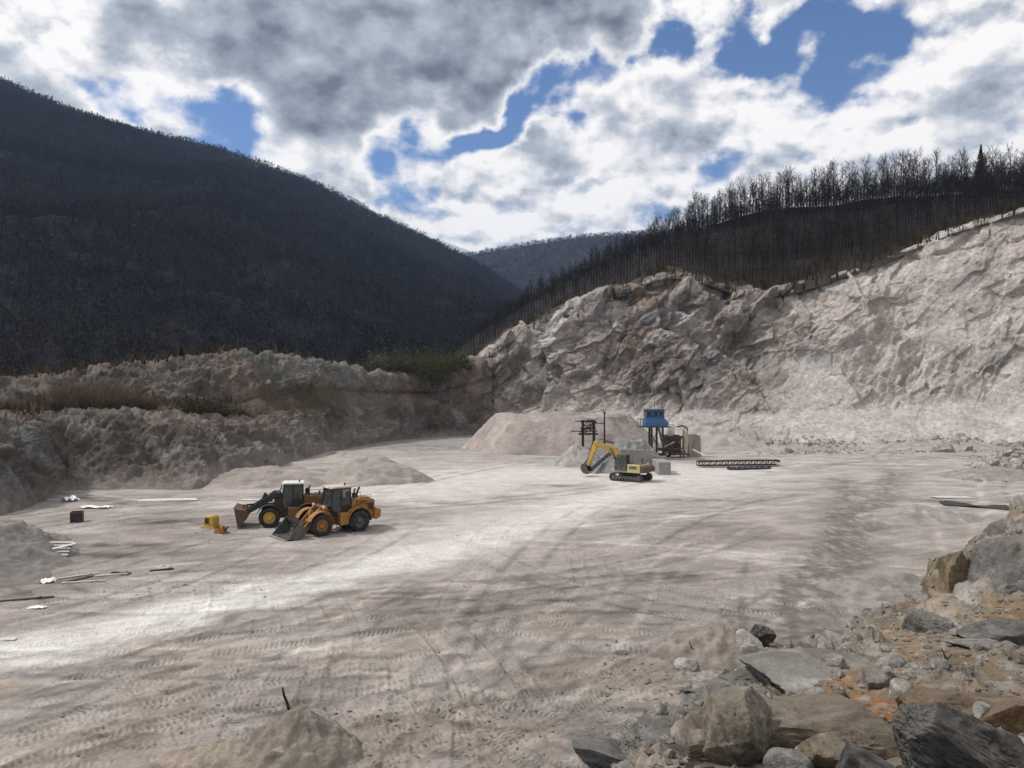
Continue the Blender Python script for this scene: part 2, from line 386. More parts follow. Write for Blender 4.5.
c = blend(c, (.25, .15, .10), sstep(.08, .3, fbm(SW * [1, 1, .35], 10, 4, off=111)) * .25 * sstep(.25, .5, T))
c = blend(c, (.36, .32, .29), (1 - toe) * .75)
c = blend(c, (.36, .32, .295), np.exp(-((S[:, 0] + 28) / 7) ** 2) * sstep(.34, .1, T) * .8)
c = blend(c, (.10, .078, .05), sstep(.40, .44, T + .03 * n2) * sstep(.585, .53, T) * sstep(-22, -36, S[:, 0]) * .85)
c = blend(c, (.055, .046, .035), sstep(.80, .86, T + .04 * n2))
tag(mesh_np('earth_bank', V, grid_faces(len(PXB), 270), M['bank'], c), kind='structure')

# ---- wooded hill above the quarry face
PXH = np.arange(420, 1400, 3.0)
h0 = [(p, Y - 2.2, z - 1.6) for p, Y, z in crest] + [(1420, 128, 52)]
ridge = Z([(420, 392, 300), (440, 372, 340), (455, 352, 370), (470, 336, 380), (500, 320, 355), (540, 297, 325), (580, 277, 300), (620, 258, 280), (660, 243, 262), (690, 231, 252), (720, 221, 246), (760, 211, 240), (800, 205, 236), (900, 196, 232), (1024, 190, 225), (1420, 180, 190)])
def between(f, lift):
    out = []
    for p in np.arange(420, 1421, 20):
        g = lambda L, k: np.interp(p, [a[0] for a in L], [a[k] for a in L])
        out.append((p, g(h0, 1) * (1 - f) + g(ridge, 1) * f, g(h0, 2) * (1 - f) + g(ridge, 2) * f + lift))
    return out
PH = loft([h0, between(.08, .3), between(.5, 0.6), ridge, [(p, Y + 25, z - 1) for p, Y, z in ridge], [(p, Y + 160, z - 40) for p, Y, z in ridge]], PXH, 130, 5, 2, [0, .06, .45, .8, .86, 1])
TH = np.broadcast_to(np.linspace(0, 1, 130)[None], PH.shape[:2])
S = PH.reshape(-1, 3).astype(np.float32)
PH[..., 2] += ((1.6 * fbm(S, 22, 4, off=4) + .5 * fbm(S, 5, 3, off=8)).reshape(TH.shape)) * sstep(.0, .08, TH)
V = PH.reshape(-1, 3); t = TH.ravel()
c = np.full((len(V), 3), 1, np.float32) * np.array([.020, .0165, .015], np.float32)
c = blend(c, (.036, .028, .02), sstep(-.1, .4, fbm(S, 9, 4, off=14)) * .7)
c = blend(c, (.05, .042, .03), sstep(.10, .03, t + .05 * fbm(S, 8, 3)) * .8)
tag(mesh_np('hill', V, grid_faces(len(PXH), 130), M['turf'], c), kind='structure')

# ---- far mountains
def mountain(name, rows, pxs, n, ts, amp, scale, colr, sig=6):
    P = loft(rows, pxs, n, sig, 3, ts); S = P.reshape(-1, 3).astype(np.float32)
    t = np.broadcast_to(np.linspace(0, 1, n)[None], P.shape[:2]).ravel()
    z = amp * fbm(S * [1, .45, 0], scale, 5, ridged=True, off=7) + amp * .5 * fbm(S, scale * .3, 4, off=3)
    P[..., 2] += (z * sstep(0, .2, t) * (1 - .75 * sstep(.6, .8, t))).reshape(P.shape[:2])
    V = P.reshape(-1, 3); c = np.full((len(V), 3), 1, np.float32) * np.array(colr[0], np.float32)
    c = blend(c, colr[1], sstep(-.1, .4, fbm(S, scale * .4, 5, off=33)))
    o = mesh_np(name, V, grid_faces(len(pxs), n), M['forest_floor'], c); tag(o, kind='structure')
    return P, o
mt = [(-520, 20, 850), (-250, 40, 900), (-100, 58, 950), (0, 84, 1000), (50, 108, 1010), (100, 127, 1030), (150, 143, 1050), (200, 153, 1080), (250, 168, 1110), (300, 184, 1140), (350, 204, 1180), (400, 229, 1230), (450, 254, 1290), (480, 269, 1330), (505, 290, 1360), (530, 309, 1390), (560, 334, 1420)]
mrow = Z(mt); MF = [(-520, 150, -4), (0, 185, -2), (200, 200, -2), (350, 240, -2), (450, 300, -2), (560, 420, -2)]
def mbet(f, g):
    out = []
    for p in np.arange(-520, 561, 20):
        q = lambda L, k: np.interp(p, [a[0] for a in L], [a[k] for a in L])
        out.append((p, q(MF, 1) * (1 - f) + q(mrow, 1) * f, q(MF, 2) * (1 - g) + q(mrow, 2) * g))
    return out
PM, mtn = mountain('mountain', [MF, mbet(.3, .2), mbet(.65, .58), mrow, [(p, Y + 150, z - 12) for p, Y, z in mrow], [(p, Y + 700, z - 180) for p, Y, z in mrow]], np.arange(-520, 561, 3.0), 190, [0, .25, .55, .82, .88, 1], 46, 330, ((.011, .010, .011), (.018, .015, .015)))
c1 = Z([(380, 275, 1900), (430, 262, 1880), (465, 252, 1850), (500, 247, 1820), (535, 241, 1800), (580, 236, 1780), (620, 232, 1760), (700, 225, 1740), (820, 222, 1740)])
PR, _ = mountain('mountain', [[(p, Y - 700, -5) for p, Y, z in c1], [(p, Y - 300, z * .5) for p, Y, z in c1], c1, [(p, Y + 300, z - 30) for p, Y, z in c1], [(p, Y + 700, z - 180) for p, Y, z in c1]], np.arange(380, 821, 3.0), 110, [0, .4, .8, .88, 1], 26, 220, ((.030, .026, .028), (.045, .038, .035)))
s1 = Z([(330, 262, 3350), (400, 226, 3400), (430, 231, 3400), (445, 237, 3400), (463, 244, 3400), (484, 251, 3400), (520, 262, 3400), (600, 275, 3400)])
mountain('mountain', [[(p, Y - 900, 20) for p, Y, z in s1], s1, [(p, Y + 250, z - 60) for p, Y, z in s1]], np.arange(330, 601, 3.0), 60, [0, .8, 1], 14, 260, ((.55, .56, .58), (.10, .10, .12)), 2)

# ---- ground sheet to the horizon, under everything
gx = np.linspace(-2300, 2300, 90); gy = np.linspace(-500, 3800, 90); X_, Y_ = np.meshgrid(gx, gy, indexing='ij')
V = np.stack([X_, Y_, np.full_like(X_, -6.0)], -1).reshape(-1, 3); S = V.astype(np.float32)
c = blend(np.full((len(V), 3), .07, np.float32), (.10, .085, .06), sstep(-.2, .3, fbm(S, 120, 4)))
tag(mesh_np('ground', V, grid_faces(90, 90), M['forest_floor'], c), kind='structure')

# ---- quarry floor
def floor_low(S):
    S = np.asarray(S, np.float32); Q = np.stack([S[:, 0], S[:, 1], 0 * S[:, 0]], 1)
    return .16 * fbm(Q, 17, 3, off=2) + .05 * fbm(Q, 4, 3, off=5)
def fz(x, y): return float(floor_low(np.array([[x, y, 0]], np.float32))[0])
PXF = np.concatenate([np.arange(-420, -12, 6.0), np.arange(-12, 1036, 1.05), np.arange(1036, 1480, 6.0)])
PYF = np.concatenate([np.linspace(5600, 860, 26), np.arange(850, 640, -.85), np.arange(640, 470, -.6), np.arange(470, 428, -.4)])
YF = EYE * FPX / (PYF - CY)
P = np.zeros((len(PXF), len(PYF), 3)); P[..., 1] = YF[None]; P[..., 0] = (PXF[:, None] - CX) / FPX * YF[None]
V = P.reshape(-1, 3); S = V.astype(np.float32); x, y = S[:, 0], S[:, 1]
V[:, 2] = floor_low(S)
near = sstep(75, 30, y)
c = np.full((len(V), 3), 1, np.float32) * np.array([.295, .263, .241], np.float32)
c = blend(c, (.21, .185, .165), sstep(-.15, .35, fbm(S, 11, 6, .6, off=11)) * .8)
c = blend(c, (.43, .395, .365), sstep(.0, .4, fbm(S * [.5, 1, 1], 6, 6, .6, off=21)) * .75)
c = blend(c, (.40, .37, .345), sstep(50, 85, y) * .6)
c = blend(c, (.30, .30, .285), sstep(.1, .4, fbm(S, 13, 4, off=26)) * .5)
def track(pts, w, soft, seed=0):
    """soft 0..1 band along a ground polyline"""
    d = np.full(len(S), 1e9, np.float32); a = np.array(pts, np.float32)
    a = np.stack([np.interp(np.linspace(0, len(a) - 1, len(a) * 6), np.arange(len(a)), smooth1(np.interp(np.linspace(0, len(a) - 1, len(a) * 6), np.arange(len(a)), a[:, k]), 4)[:: 6] if 0 else a[:, k]) for k in (0, 1)], 1)
    a = smooth1(a, 3)
    for p, q in zip(a[:-1], a[1:]):
        e = q - p; L = (e * e).sum(); t = np.clip(((x - p[0]) * e[0] + (y - p[1]) * e[1]) / L, 0, 1)
        d = np.minimum(d, np.hypot(x - p[0] - t * e[0], y - p[1] - t * e[1]))
    return sstep(w + soft, w - soft, d + soft * 1.3 * fbm(S, 3.5, 4, off=70 + seed))
def gl(*pp): return [gp(*p) for p in pp]
c = c * (1 + .55 * fbm(np.stack([x * .5, y * 1.0, 0 * x], 1), 3.0, 6, .68, off=81))[:, None] * (1 + .5 * fbm(np.stack([(x * .9 + y * .45) * .25, (-x * .45 + y * .9) * 1.6, 0 * x], 1), 1.6, 5, .65, off=85))[:, None]
road = track(gl((-300, 745), (-120, 690), (0, 655), (150, 618), (300, 588), (430, 556), (540, 523), (600, 500), (625, 490), (640, 478)), 2.2, 1.5)
stre = .5 + .5 * sstep(-.25, .25, fbm(np.stack([(x * .87 + y * .5) * .09, (-x * .5 + y * .87) * 1.6, 0 * x], 1), 1.0, 4, off=30))
c = blend(c, (.66, .64, .62), road * .8 * stre * (1 - .5 * sstep(-13, 3, x)))
white = track(gl((420, 490), (470, 478), (540, 473), (600, 478), (700, 472)), 9, 6, 3)
white = np.maximum(white, track(gl((430, 545), (560, 505), (720, 480)), 5, 4, 5) * .8)
c = blend(c, (.58, .55, .53), white * .75)
n_ = fbm(S, 2.2, 5, off=36)
dark = track(gl((892, 470), (884, 500), (862, 540), (842, 575), (815, 605), (790, 640)), 1.3, 1.5, 7) + track(gl((845, 480), (850, 510), (828, 545), (805, 580), (792, 610)), 1.2, 1.5, 8)
dark = np.clip(dark, 0, 1) * sstep(-.4, .15, fbm(S * [1.5, .8, 1], 1.0, 6, .7, off=36))
c = blend(c, (.08, .07, .063), dark * .68)
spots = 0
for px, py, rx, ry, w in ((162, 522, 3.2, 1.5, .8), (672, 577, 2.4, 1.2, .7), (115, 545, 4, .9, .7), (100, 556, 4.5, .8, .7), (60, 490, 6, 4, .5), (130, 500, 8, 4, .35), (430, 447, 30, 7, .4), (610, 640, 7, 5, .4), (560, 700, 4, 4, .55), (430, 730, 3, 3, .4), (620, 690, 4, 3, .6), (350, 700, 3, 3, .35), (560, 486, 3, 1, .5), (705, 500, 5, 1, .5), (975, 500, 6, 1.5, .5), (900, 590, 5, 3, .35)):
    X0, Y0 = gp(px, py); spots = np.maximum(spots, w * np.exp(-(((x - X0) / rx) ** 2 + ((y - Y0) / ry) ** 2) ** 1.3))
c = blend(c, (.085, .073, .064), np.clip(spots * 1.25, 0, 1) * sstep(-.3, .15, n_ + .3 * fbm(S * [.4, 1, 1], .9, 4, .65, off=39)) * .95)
c = blend(c, (.20, .20, .19), np.exp(-((x - gp(360, 448)[0]) / 26) ** 2) * sstep(128, 140, y) * .6)
c = blend(c, (.29, .235, .178), sstep(42, 25, y) * sstep(-.2, .35, fbm(S, 5, 4, off=47)) * .42)
# wheel ruts with tread prints: shallow arcs all over the yard
r2 = np.random.default_rng(21)
arcs = []
for k in range(86):
    px, py = r2.uniform(-40, 760), 470 + 330 * r2.random() ** .8
    X0, Y0 = gp(px, py); h = r2.normal(R(45), R(40)) if r2.random() < .6 else r2.uniform(0, math.pi); rad = r2.uniform(14, 60) * r2.choice([-1, 1])
    arcs.append((X0, Y0, h, rad, r2.uniform(5, 16), r2.uniform(.25, .8)))
for px, py, h, rad, L in ((505, 720, R(128), 40, 7), (560, 735, R(130), 34, 6), (430, 720, R(96), 50, 7), (250, 640, R(25), -45, 9), (330, 660, R(30), 60, 9), (120, 720, R(44), 30, 7), (30, 745, R(60), 40, 6), (300, 690, R(28), 50, 8), (470, 650, R(110), 40, 8), (620, 640, R(160), -40, 8), (700, 600, R(150), -34, 12), (560, 600, R(165), 60, 12)):
    arcs.append((*gp(px, py), h, rad, L, 1.25))
dz = np.zeros(len(S), np.float32); pr = np.zeros(len(S), np.float32)
for X0, Y0, h, rad, L, w in arcs:
    cx, cy = X0 - rad * math.sin(h), Y0 + rad * math.cos(h)
    m = np.flatnonzero((np.abs(x - X0) < L + 3) & (np.abs(y - Y0) < L + 3) & (y < 80))
    if not len(m): continue
    rr = np.hypot(x[m] - cx, y[m] - cy); a0 = math.atan2(Y0 - cy, X0 - cx)
    da = (np.arctan2(y[m] - cy, x[m] - cx) - a0 + np.pi) % (2 * np.pi) - np.pi; s = da * abs(rad)
    for off in (-1.05, 1.05):
        dd = rr - abs(rad) - off; env = sstep(L, L * .6, np.abs(s)) * w
        e = sstep(.36, .28, np.abs(dd)) * env
        saw_ = np.cos(2 * np.pi * (s / .21 + np.abs(dd) * 2.0))
        e = e * sstep(-.25, .25, fbm(S[m], 1.7, 3, off=X0)); dz[m] += e * (-.05 + .026 * saw_) + np.exp(-((np.abs(dd) - .42) / .1) ** 2) * env * .03
        pr[m] = np.maximum(pr[m], e * (.5 + .5 * saw_))
V[:, 2] += dz + near * .03 * fbm(S, .35, 3, off=13) + .05 * fbm(S, 1.1, 5, .65, off=15)
lines = np.zeros(len(S), np.float32)
for k in range(70):                                         # old wheel lines scored across the yard
    px, py = r2.uniform(-60, 1000), 448 + 300 * r2.random() ** 1.3; X0, Y0 = gp(px, py); h = r2.normal(R(35), R(35)); rad = r2.uniform(25, 140) * r2.choice([-1, 1]); Lh = r2.uniform(8, 30); cx, cy = X0 - rad * math.sin(h), Y0 + rad * math.cos(h)
    m = np.flatnonzero((np.abs(x - X0) < Lh) & (np.abs(y - Y0) < Lh)); rr = np.hypot(x[m] - cx, y[m] - cy) - abs(rad); f = sstep(Lh, Lh * .5, np.hypot(x[m] - X0, y[m] - Y0)); wd = .16 + Y0 / 500
    for off in (-1.05, 1.05): lines[m] += f * np.exp(-((rr - off) / wd) ** 2) * r2.choice([-1, 1, 1])
c = c * (1 - .38 * np.clip(lines, -.8, 1.2) * sstep(-.4, .2, fbm(S, 2.5, 4, off=95)))[:, None]
c = blend(c, (.42, .385, .35), pr * .5 * sstep(-.4, .2, n_))
stre2 = .55 + .45 * sstep(-.25, .25, fbm(np.stack([(x * .87 + y * .5) * .05, (-x * .5 + y * .87) * 2.2, 0 * x], 1), 1.0, 4, off=230))
c = blend(c, (.66, .64, .62), road * .56 * stre2 * (1 - .6 * sstep(-13, 3, x)))
#print('SPOTS', float(spots.max()), float(n_.min()), float(n_.max()), np.percentile(sstep(-.45, .1, n_), [5, 50, 95]), c[np.argmin((x - gp(162, 522)[0]) ** 2 + (y - gp(162, 522)[1]) ** 2)])
floor = mesh_np('quarry_floor', V, grid_faces(len(PXF), len(PYF)), M['floor'], np.clip(c, 0, .8)); tag(floor, kind='structure')

# ---- the broken rock ledge the photograph is taken from
PXL = np.concatenate([np.arange(430, 560, 3.0), np.arange(560, 1050, .8), np.arange(1050, 1340, 4.0)])
l0 = [(430, 2.6, 8.9), (560, 2.6, 9.1), (800, 2.6, 9.4), (1340, 2.6, 9.5)]
l1 = [(430, 4.6, 6.9)] + Z([(520, 980, 4.8), (560, 880, 5.0), (620, 800, 5.2), (700, 775, 5.2), (800, 770, 5.2), (900, 768, 5.2), (1040, 764, 5.0), (1340, 740, 4.8)])
l2 = [(430, 6.2, 5.2)] + Z([(520, 900, 6.3), (560, 830, 6.5), (600, 775, 6.6), (640, 748, 6.8), (700, 718, 7.0), (760, 700, 7.2), (830, 694, 7.2), (900, 690, 7.2), (960, 690, 7.3), (1040, 690, 7.3), (1340, 640, 7)])
l3 = [(430, 7.6, 4.2)] + Z([(520, 850, 8), (560, 802, 7.6), (590, 768, 7.6), (640, 735, 8.2), (700, 706, 8.8), (730, 691, 9), (765, 664, 9.2), (800, 655, 9.4), (850, 640, 9.6), (900, 637, 9.6), (960, 640, 9.4), (1040, 645, 9.2), (1340, 560, 9)])
l4 = [(430, 8.4, 3.2)] + Z([(520, 850, 9), (560, 800, 8.2), (590, 766, 8.2), (640, 733, 8.8), (700, 704, 9.4), (730, 688, 9.6), (765, 659, 9.9), (800, 652, 10.4), (846, 634, 10.8), (868, 620, 11.2), (900, 604, 11.6), (930, 590, 11.8), (944, 566, 11.8), (962, 548, 12.0), (1000, 524, 12.0), (1024, 502, 12.0), (1060, 480, 12.0), (1340, 380, 11)])
l5 = [(p, Y + 1.6, z - 1.7) for p, Y, z in l4]
l6 = [(p, Y + 10, -1.2) for p, Y, z in l4]
P = loft([l0, l1, l2, l3, l4, l5, l6], PXL, 400, 4, 2, [0, .1, .33, .55, .78, .86, 1])
N3 = grid_normals(P).reshape(-1, 3); N3 *= np.sign((N3[:, 2] > 0) * 2 - 1)[:, None]
T = np.broadcast_to(np.linspace(0, 1, 400)[None], P.shape[:2]).ravel()
V = P.reshape(-1, 3).copy(); S = V.astype(np.float32)
warp = np.stack([fbm(S, 1.2, 3, off=3), fbm(S, 1.2, 3, off=9), fbm(S, 1.2, 3, off=21)], 1) * .4
SW = S + warp
rock = sstep(-.15, .15, fbm(S, 1.6, 3, off=17) + .35 * sstep(.66, .76, T) + .3 * sstep(3.2, 2.0, S[:, 0]) - .1)
wl = .8 * fbm(S, 1.7, 4, off=131)
d = .16 * fbm(S, 1.6, 3) + rock * (.17 * saw((S @ np.array([.6, -.3, .75])) / .75 + wl) + .10 * saw((S @ np.array([-.8, -.4, .45])) / .5 + wl) + .05 * saw((S @ np.array([.45, -.5, .75])) / .21 + 2 * wl) + .6 * facets(SW, .5, .30, .01, 9) + .6 * facets(S, .2, .35, .02, 10) + .06 * fbm(S, .3, 5, .65, off=26, ridged=True)) + .06 * fbm(S, .25, 4, off=6) + (1 - rock) * .03 * facets(S, .1, .5, .3, 11)
d += .25 * sstep(.55, .66, T) * sstep(.9, .78, T) * sstep(5.2, 6.6, S[:, 0]) * facets(SW, 1.9, .5, .12, 15)
d *= sstep(.04, .3, T) * .85 + .15
V += N3 * d[:, None]
n1, n2 = fbm(SW, 1.3, 4, off=61), fbm(S, .4, 4, off=71)
c = np.full((len(V), 3), 1, np.float32) * np.array([.24, .225, .20], np.float32)
c = blend(c, (.10, .098, .095), sstep(.0, .3, n1 + .3 * n2) * .9)
c = blend(c, (.42, .41, .39), sstep(.05, .3, fbm(SW, .9, 5, off=101)) * .8)
soil = (1 - rock) * sstep(2.6, 3.8, S[:, 0] + .8 * n1)
c = blend(c, (.20, .145, .09), soil * .8 * sstep(-.3, .2, n2 + .2))
c = blend(c, (.27, .115, .035), np.exp(-(((S[:, 0] - 3.1) / 1.2) ** 2 + ((S[:, 1] - 6.4) / 1.1) ** 2)) * sstep(-.2, .2, n2 + .1) * .9)
c = blend(c, (.27, .19, .115), sstep(.1, .35, fbm(SW, .8, 4, off=131)) * .4)
c = blend(c, (.36, .345, .32), sstep(.05, .25, fbm(S, .16, 4, .6, off=141)) * .5)
c = blend(c, (.05, .048, .045), rock * sstep(.1, .3, fbm(S, .5, 5, .65, off=143)) * .7)
c = blend(c, (.30, .19, .09), sstep(.02, .3, fbm(S, 1.1, 5, .65, off=147)) * .5 * sstep(2.4, 3.4, S[:, 0]))
c = blend(c, (.17, .12, .07), sstep(.8, .95, T) * .3)
tag(mesh_np('rock_ledge', V, grid_faces(len(PXL), 400), M['ledge'], c), kind='structure')
LEDGE = V.reshape(len(PXL), 400, 3)
def ledge_at(px, t):
    i = int(np.argmin(np.abs(PXL - px))); return LEDGE[i, int(t * 399)]
# ------------------------------------------------------------------ wheel loaders
def arc(cx, cz, r, a0, a1, n): return [(cx + r * math.cos(R(a0 + (a1 - a0) * k / n)), cz + r * math.sin(R(a0 + (a1 - a0) * k / n))) for k in range(n + 1)]
def add_wheel(root, x, y, Rw, wd, rim_mat):
    sgn = 1 if y > 0 else -1
    h = bpy.data.objects.new('wheel', None); COL.objects.link(h); h.parent = root; h.location = (x, y, Rw)
    m = MB(); a = wd / 2
    m.lathe([(Rw * .56, -a * .8), (Rw * .62, -a), (Rw * .86, -a * 1.02), (Rw * .95, -a * .85), (Rw * .965, 0), (Rw * .95, a * .85), (Rw * .86, a * 1.02), (Rw * .62, a), (Rw * .56, a * .8), (Rw * .56, -a * .8)], (0, 0, 0), 36)
    for k in range(22):                                       # tread lugs
        for s_ in (-1, 1):
            an = 2 * math.pi * (k + (.5 if s_ > 0 else 0)) / 22; q = Matrix.Rotation(-an, 3, 'Y') @ Matrix.Rotation(s_ * .45, 3, 'X')
            c = Matrix.Rotation(-an, 3, 'Y') @ Vector((Rw * .97, s_ * a * .48, 0)); m.box(c, (Rw * .09, a * 1.0, Rw * .11), q)
    m.build('tyre', M['rubber'], h, smooth=True)
    m = MB(); o = sgn * a * .75
    m.lathe([(Rw * .58, o * 1.05), (Rw * .54, o * 1.12), (Rw * .46, o * .55), (Rw * .26, o * .5), (Rw * .24, o * .95), (Rw * .16, o * 1.05), (.001, o * 1.06)], (0, 0, 0), 28)
    m.lathe([(Rw * .57, -o), (.001, -o * .9)], (0, 0, 0), 28)
    for k in range(10):
        an = 2 * math.pi * k / 10; m.lathe([(.035, o * .5), (.035, o * .72), (.001, o * .73)], (Rw * .36 * math.cos(an), 0, Rw * .36 * math.sin(an)), 6)
    m.build('rim', rim_mat, h, smooth=True)
    return h
def wheel_loader(label, loc, rz, body, arm, bucket_mat, roof_mat, rims, arm_lift, bucket_tilt, word=None, scale=1.0, twin_stack=False, piv=(.95, 1.92), L1=2.1, fender2=None, front=None):
    t = thing('wheel_loader', label, 'wheel loader', loc, rz, scale=scale)
    # rear frame: engine hood, counterweight, fenders
    m = MB(); m.prism([(-2.95, 1.05), (-3.02, 2.12), (-2.86, 2.28), (-1.05, 2.38), (-1.0, 1.35), (-1.35, 1.0)], -.72, .72)
    m.prism([(-2.75, 2.26), (-2.65, 2.42), (-1.9, 2.46), (-1.8, 2.34)], -.5, .5); hood = m.build('engine_hood', body, t, .04)
    m = MB()
    for k in range(7): m.box((-3.03, 0, 1.3 + k * .12), (.05, 1.1, .05))
    for s_ in (-1, 1):
        for k in range(5): m.box((-2.82 + k * .1, s_ * .735, 1.75), (.06, .03, .5))
    m.build('grille', M['black'], hood)
    m = MB(); m.prism([(-3.3, .95), (-3.34, 1.5), (-2.9, 1.62), (-2.7, .95), (-2.95, .72)], -1.1, 1.1); m.build('counterweight', body, t, .05)
    m = MB(); m.prism([(-2.85, .62), (-2.85, 1.2), (-.3, 1.2), (-.05, .95), (-.05, .6)], -.55, .55); m.build('rear_frame', M['black'], t, .02)
    for s_ in (-1, 1):
        m = MB(); out = arc(-1.45, .82, 1.03, 12, 172, 12); inn = arc(-1.45, .82, .96, 172, 12, 12)
        m.prism(out + inn, s_ * .68 if s_ > 0 else -1.38, 1.38 if s_ > 0 else -.68); m.build('fender', body, t, .01)
        m = MB(); m.prism([(-.62, .62), (-.62, 1.5), (.12, 1.5), (.12, .62)], s_ * .62, s_ * 1.22); m.build('side_tank', body, t, .03)
        m = MB()
        for z in (.5, .8, 1.1, 1.4): m.box((.25, s_ * 1.12, z), (.1, .42, .04))
        for dy in (-.2, .2): m.bar((.25, s_ * 1.12 + dy, .42), (.25, s_ * 1.12 + dy, 1.6), .03, .03)
        m.build('ladder', M['black'], t)
        m = MB(); m.tube([(-1.0, s_ * .82, 1.6), (-1.0, s_ * .82, 2.55), (-2.6, s_ * .82, 2.62), (-2.6, s_ * .82, 2.3)], .02, 6); m.build('handrail', M['black'], t)
    # front frame with lift tower
    m = MB(); m.prism([(-.05, .62), (-.05, 1.15), (.5, 1.3), (piv[0] - .2, piv[1] + .1), (piv[0] + .22, piv[1] + .14), (1.45, 1.3), (2.1, 1.1), (2.15, .6)], -.42, .42); m.build('front_frame', front or body, t, .03)
    for x in (1.55, -1.45):
        m = MB(); m.tube([(x, -1.0, .8), (x, 1.0, .8)], .2, 12); m.build('axle', M['black'], t)
    for s_ in (-1, 1):
        m = MB(); out = arc(1.55, .82, 1.0, 20, 130, 9); inn = arc(1.55, .82, .94, 130, 20, 9); m.prism(out + inn, s_ * .72, s_ * 1.34); m.build('fender', fender2 or body, t, .01)
        for x in (1.55, -1.45): add_wheel(t, x, s_ * 1.05, .80, .58, rims[0] if x > 0 else rims[1])
    # cab
    m = MB(); x0, x1, z0, z1, yw = -1.0, .62, 1.36, 3.28, .72
    fr = [(x1, z0 + .25), (x1 - .12, z1), (x0 + .08, z1), (x0, z0)]
    for s_ in (-1, 1):
        y = s_ * yw
        for a, b in (((x1 + .02, 2.0), (x1 - .16, z1)), ((-.22, z0), (-.22, z1)), ((x0, z0), (x0 + .06, z1)), ((x1, 2.0), (.3, z0)), ((x0, z1 - .03), (x1 - .16, z1 - .03)), ((.3, z0), (x0, z0)), ((x0, 1.95), (-.22, 1.95))):
            m.bar((a[0], y, a[1]), (b[0], y, b[1]), .09, .09)
    for x, z in ((x1, 2.02), (x0, z0), (x0 + .05, 2.0), (.3, z0)): m.bar((x, -yw, z), (x, yw, z), .09, .09)
    m.prism([(x0 + .02, z0), (x0 + .02, 1.95), (-.24, 1.95), (-.24, z0)], -yw + .02, yw - .02); cab = m.build('cab', M['black'], t, .01)
    m = MB(); m.prism([(x0 - .1, z1), (x0 - .06, z1 + .13), (x1 - .1, z1 + .15), (x1 + .06, z1 + .02)], -yw - .1, yw + .1); m.build('roof', roof_mat, cab, .03)
    for nm, pts in (('window', [(x1 - .02, 2.06), (x1 - .19, z1 - .08), (-.18, z1 - .08), (-.18, 1.42), (.28, 1.42)]), ('window', [(-.26, 2.0), (-.26, z1 - .08), (x0 + .1, z1 - .08), (x0 + .05, 2.0)])):
        for s_ in (-1, 1):
            m = MB(); m.prism(pts, s_ * (yw - .015), s_ * (yw + .005)); m.build(nm, M['glass'], cab)
    m = MB(); m.add([(x1 - .01, -yw + .06, 2.06), (x1 - .01, yw - .06, 2.06), (x1 - .16, yw - .06, z1 - .06), (x1 - .16, -yw + .06, z1 - .06)], [(0, 1, 2, 3)])
    m.add([(x1 - .03, -yw + .06, 2.06), (x1 - .03, yw - .06, 2.06), (x1 - .18, yw - .06, z1 - .06), (x1 - .18, -yw + .06, z1 - .06)], [(0, 3, 2, 1)]); m.build('windscreen', M['glass'], cab)
    m = MB(); m.box((-.35, 0, 1.85), (.5, .5, .14)); m.box((-.62, 0, 2.2), (.14, .48, .7)); m.build('seat', M['black'], cab, .03)
    for s_ in (-1, 1):
        m = MB(); m.bar((x1 - .1, s_ * yw, 3.0), (x1 + .12, s_ * (yw + .22), 3.0), .03, .03); m.box((x1 + .12, s_ * (yw + .24), 2.85), (.06, .2, .36)); m.build('mirror', M['black'], cab, .01)
        m = MB(); m.box((x1 + .02, s_ * .5, z1 + .08), (.12, .2, .14)); m.build('work_lamp', M['lamp'], cab, .02)
        m = MB(); m.bar((1.2, s_ * .5, 1.9), (1.2, s_ * .85, 2.0), .05, .05); m.box((1.25, s_ * .85, 2.05), (.14, .24, .2)); m.build('headlight', M['lamp'], t, .02)
    m = MB(); m.lathe([(.06, 0), (.06, .16), (.04, .2), (.001, .2)], (-.7, .3, z1 + .14), 10, 'z'); m.build('beacon', M['black'], cab)
    m = MB(); m.tube([(-1.45, .35, 2.4), (-1.45, .35, 3.0), (-1.55, .35, 3.12)], .07, 8); m.build('exhaust_pipe', M['black'], t)
    m = MB(); m.lathe([(.001, 2.42), (.17, 2.42), (.17, 2.78), (.12, 2.84), (.001, 2.86)], (-1.3, -.35, 0), 12, 'z')
    m.build('air_cleaner', M['black'], t)
    m = MB()
    if twin_stack: m.tube([(-1.45, .55, 2.55), (-1.6, .6, 2.95), (-1.75, .62, 3.25)], .08, 8); m.box((-1.4, .55, 2.65), (.34, .3, .34)); m.build('intake_stack', M['black'], t)
    # lift arms, tilt linkage, bucket
    tip = (piv[0] + L1 * math.cos(arm_lift), piv[1] + L1 * math.sin(arm_lift)); tip2 = (tip[0] + .42, max(.34, tip[1] - .28))
    for s_ in (-1, 1):
        y0, y1 = s_ * .50, s_ * .64
        def off(p, q, d): 
            vx, vz = q[0] - p[0], q[1] - p[1]; l = math.hypot(vx, vz); return (-vz / l * d, vx / l * d)
        o1, o2 = off(piv, tip, .2), off(tip, tip2, .17)
        m = MB(); m.prism([(piv[0] - .15, piv[1] - .1), (piv[0] - .05, piv[1] + .18), (piv[0] + o1[0] + .3, piv[1] + o1[1]), (tip[0] + o1[0], tip[1] + o1[1]), (tip2[0] + .12, tip2[1] + .16), (tip2[0] + .12, tip2[1] - .1), (tip2[0] - .1, tip2[1] - .12), (tip[0] - o1[0] * 1.1, tip[1] - o1[1] * 1.1), (piv[0] + .2, piv[1] - .3)], y0, y1)
        m.build('lift_arm', arm, t, .02)
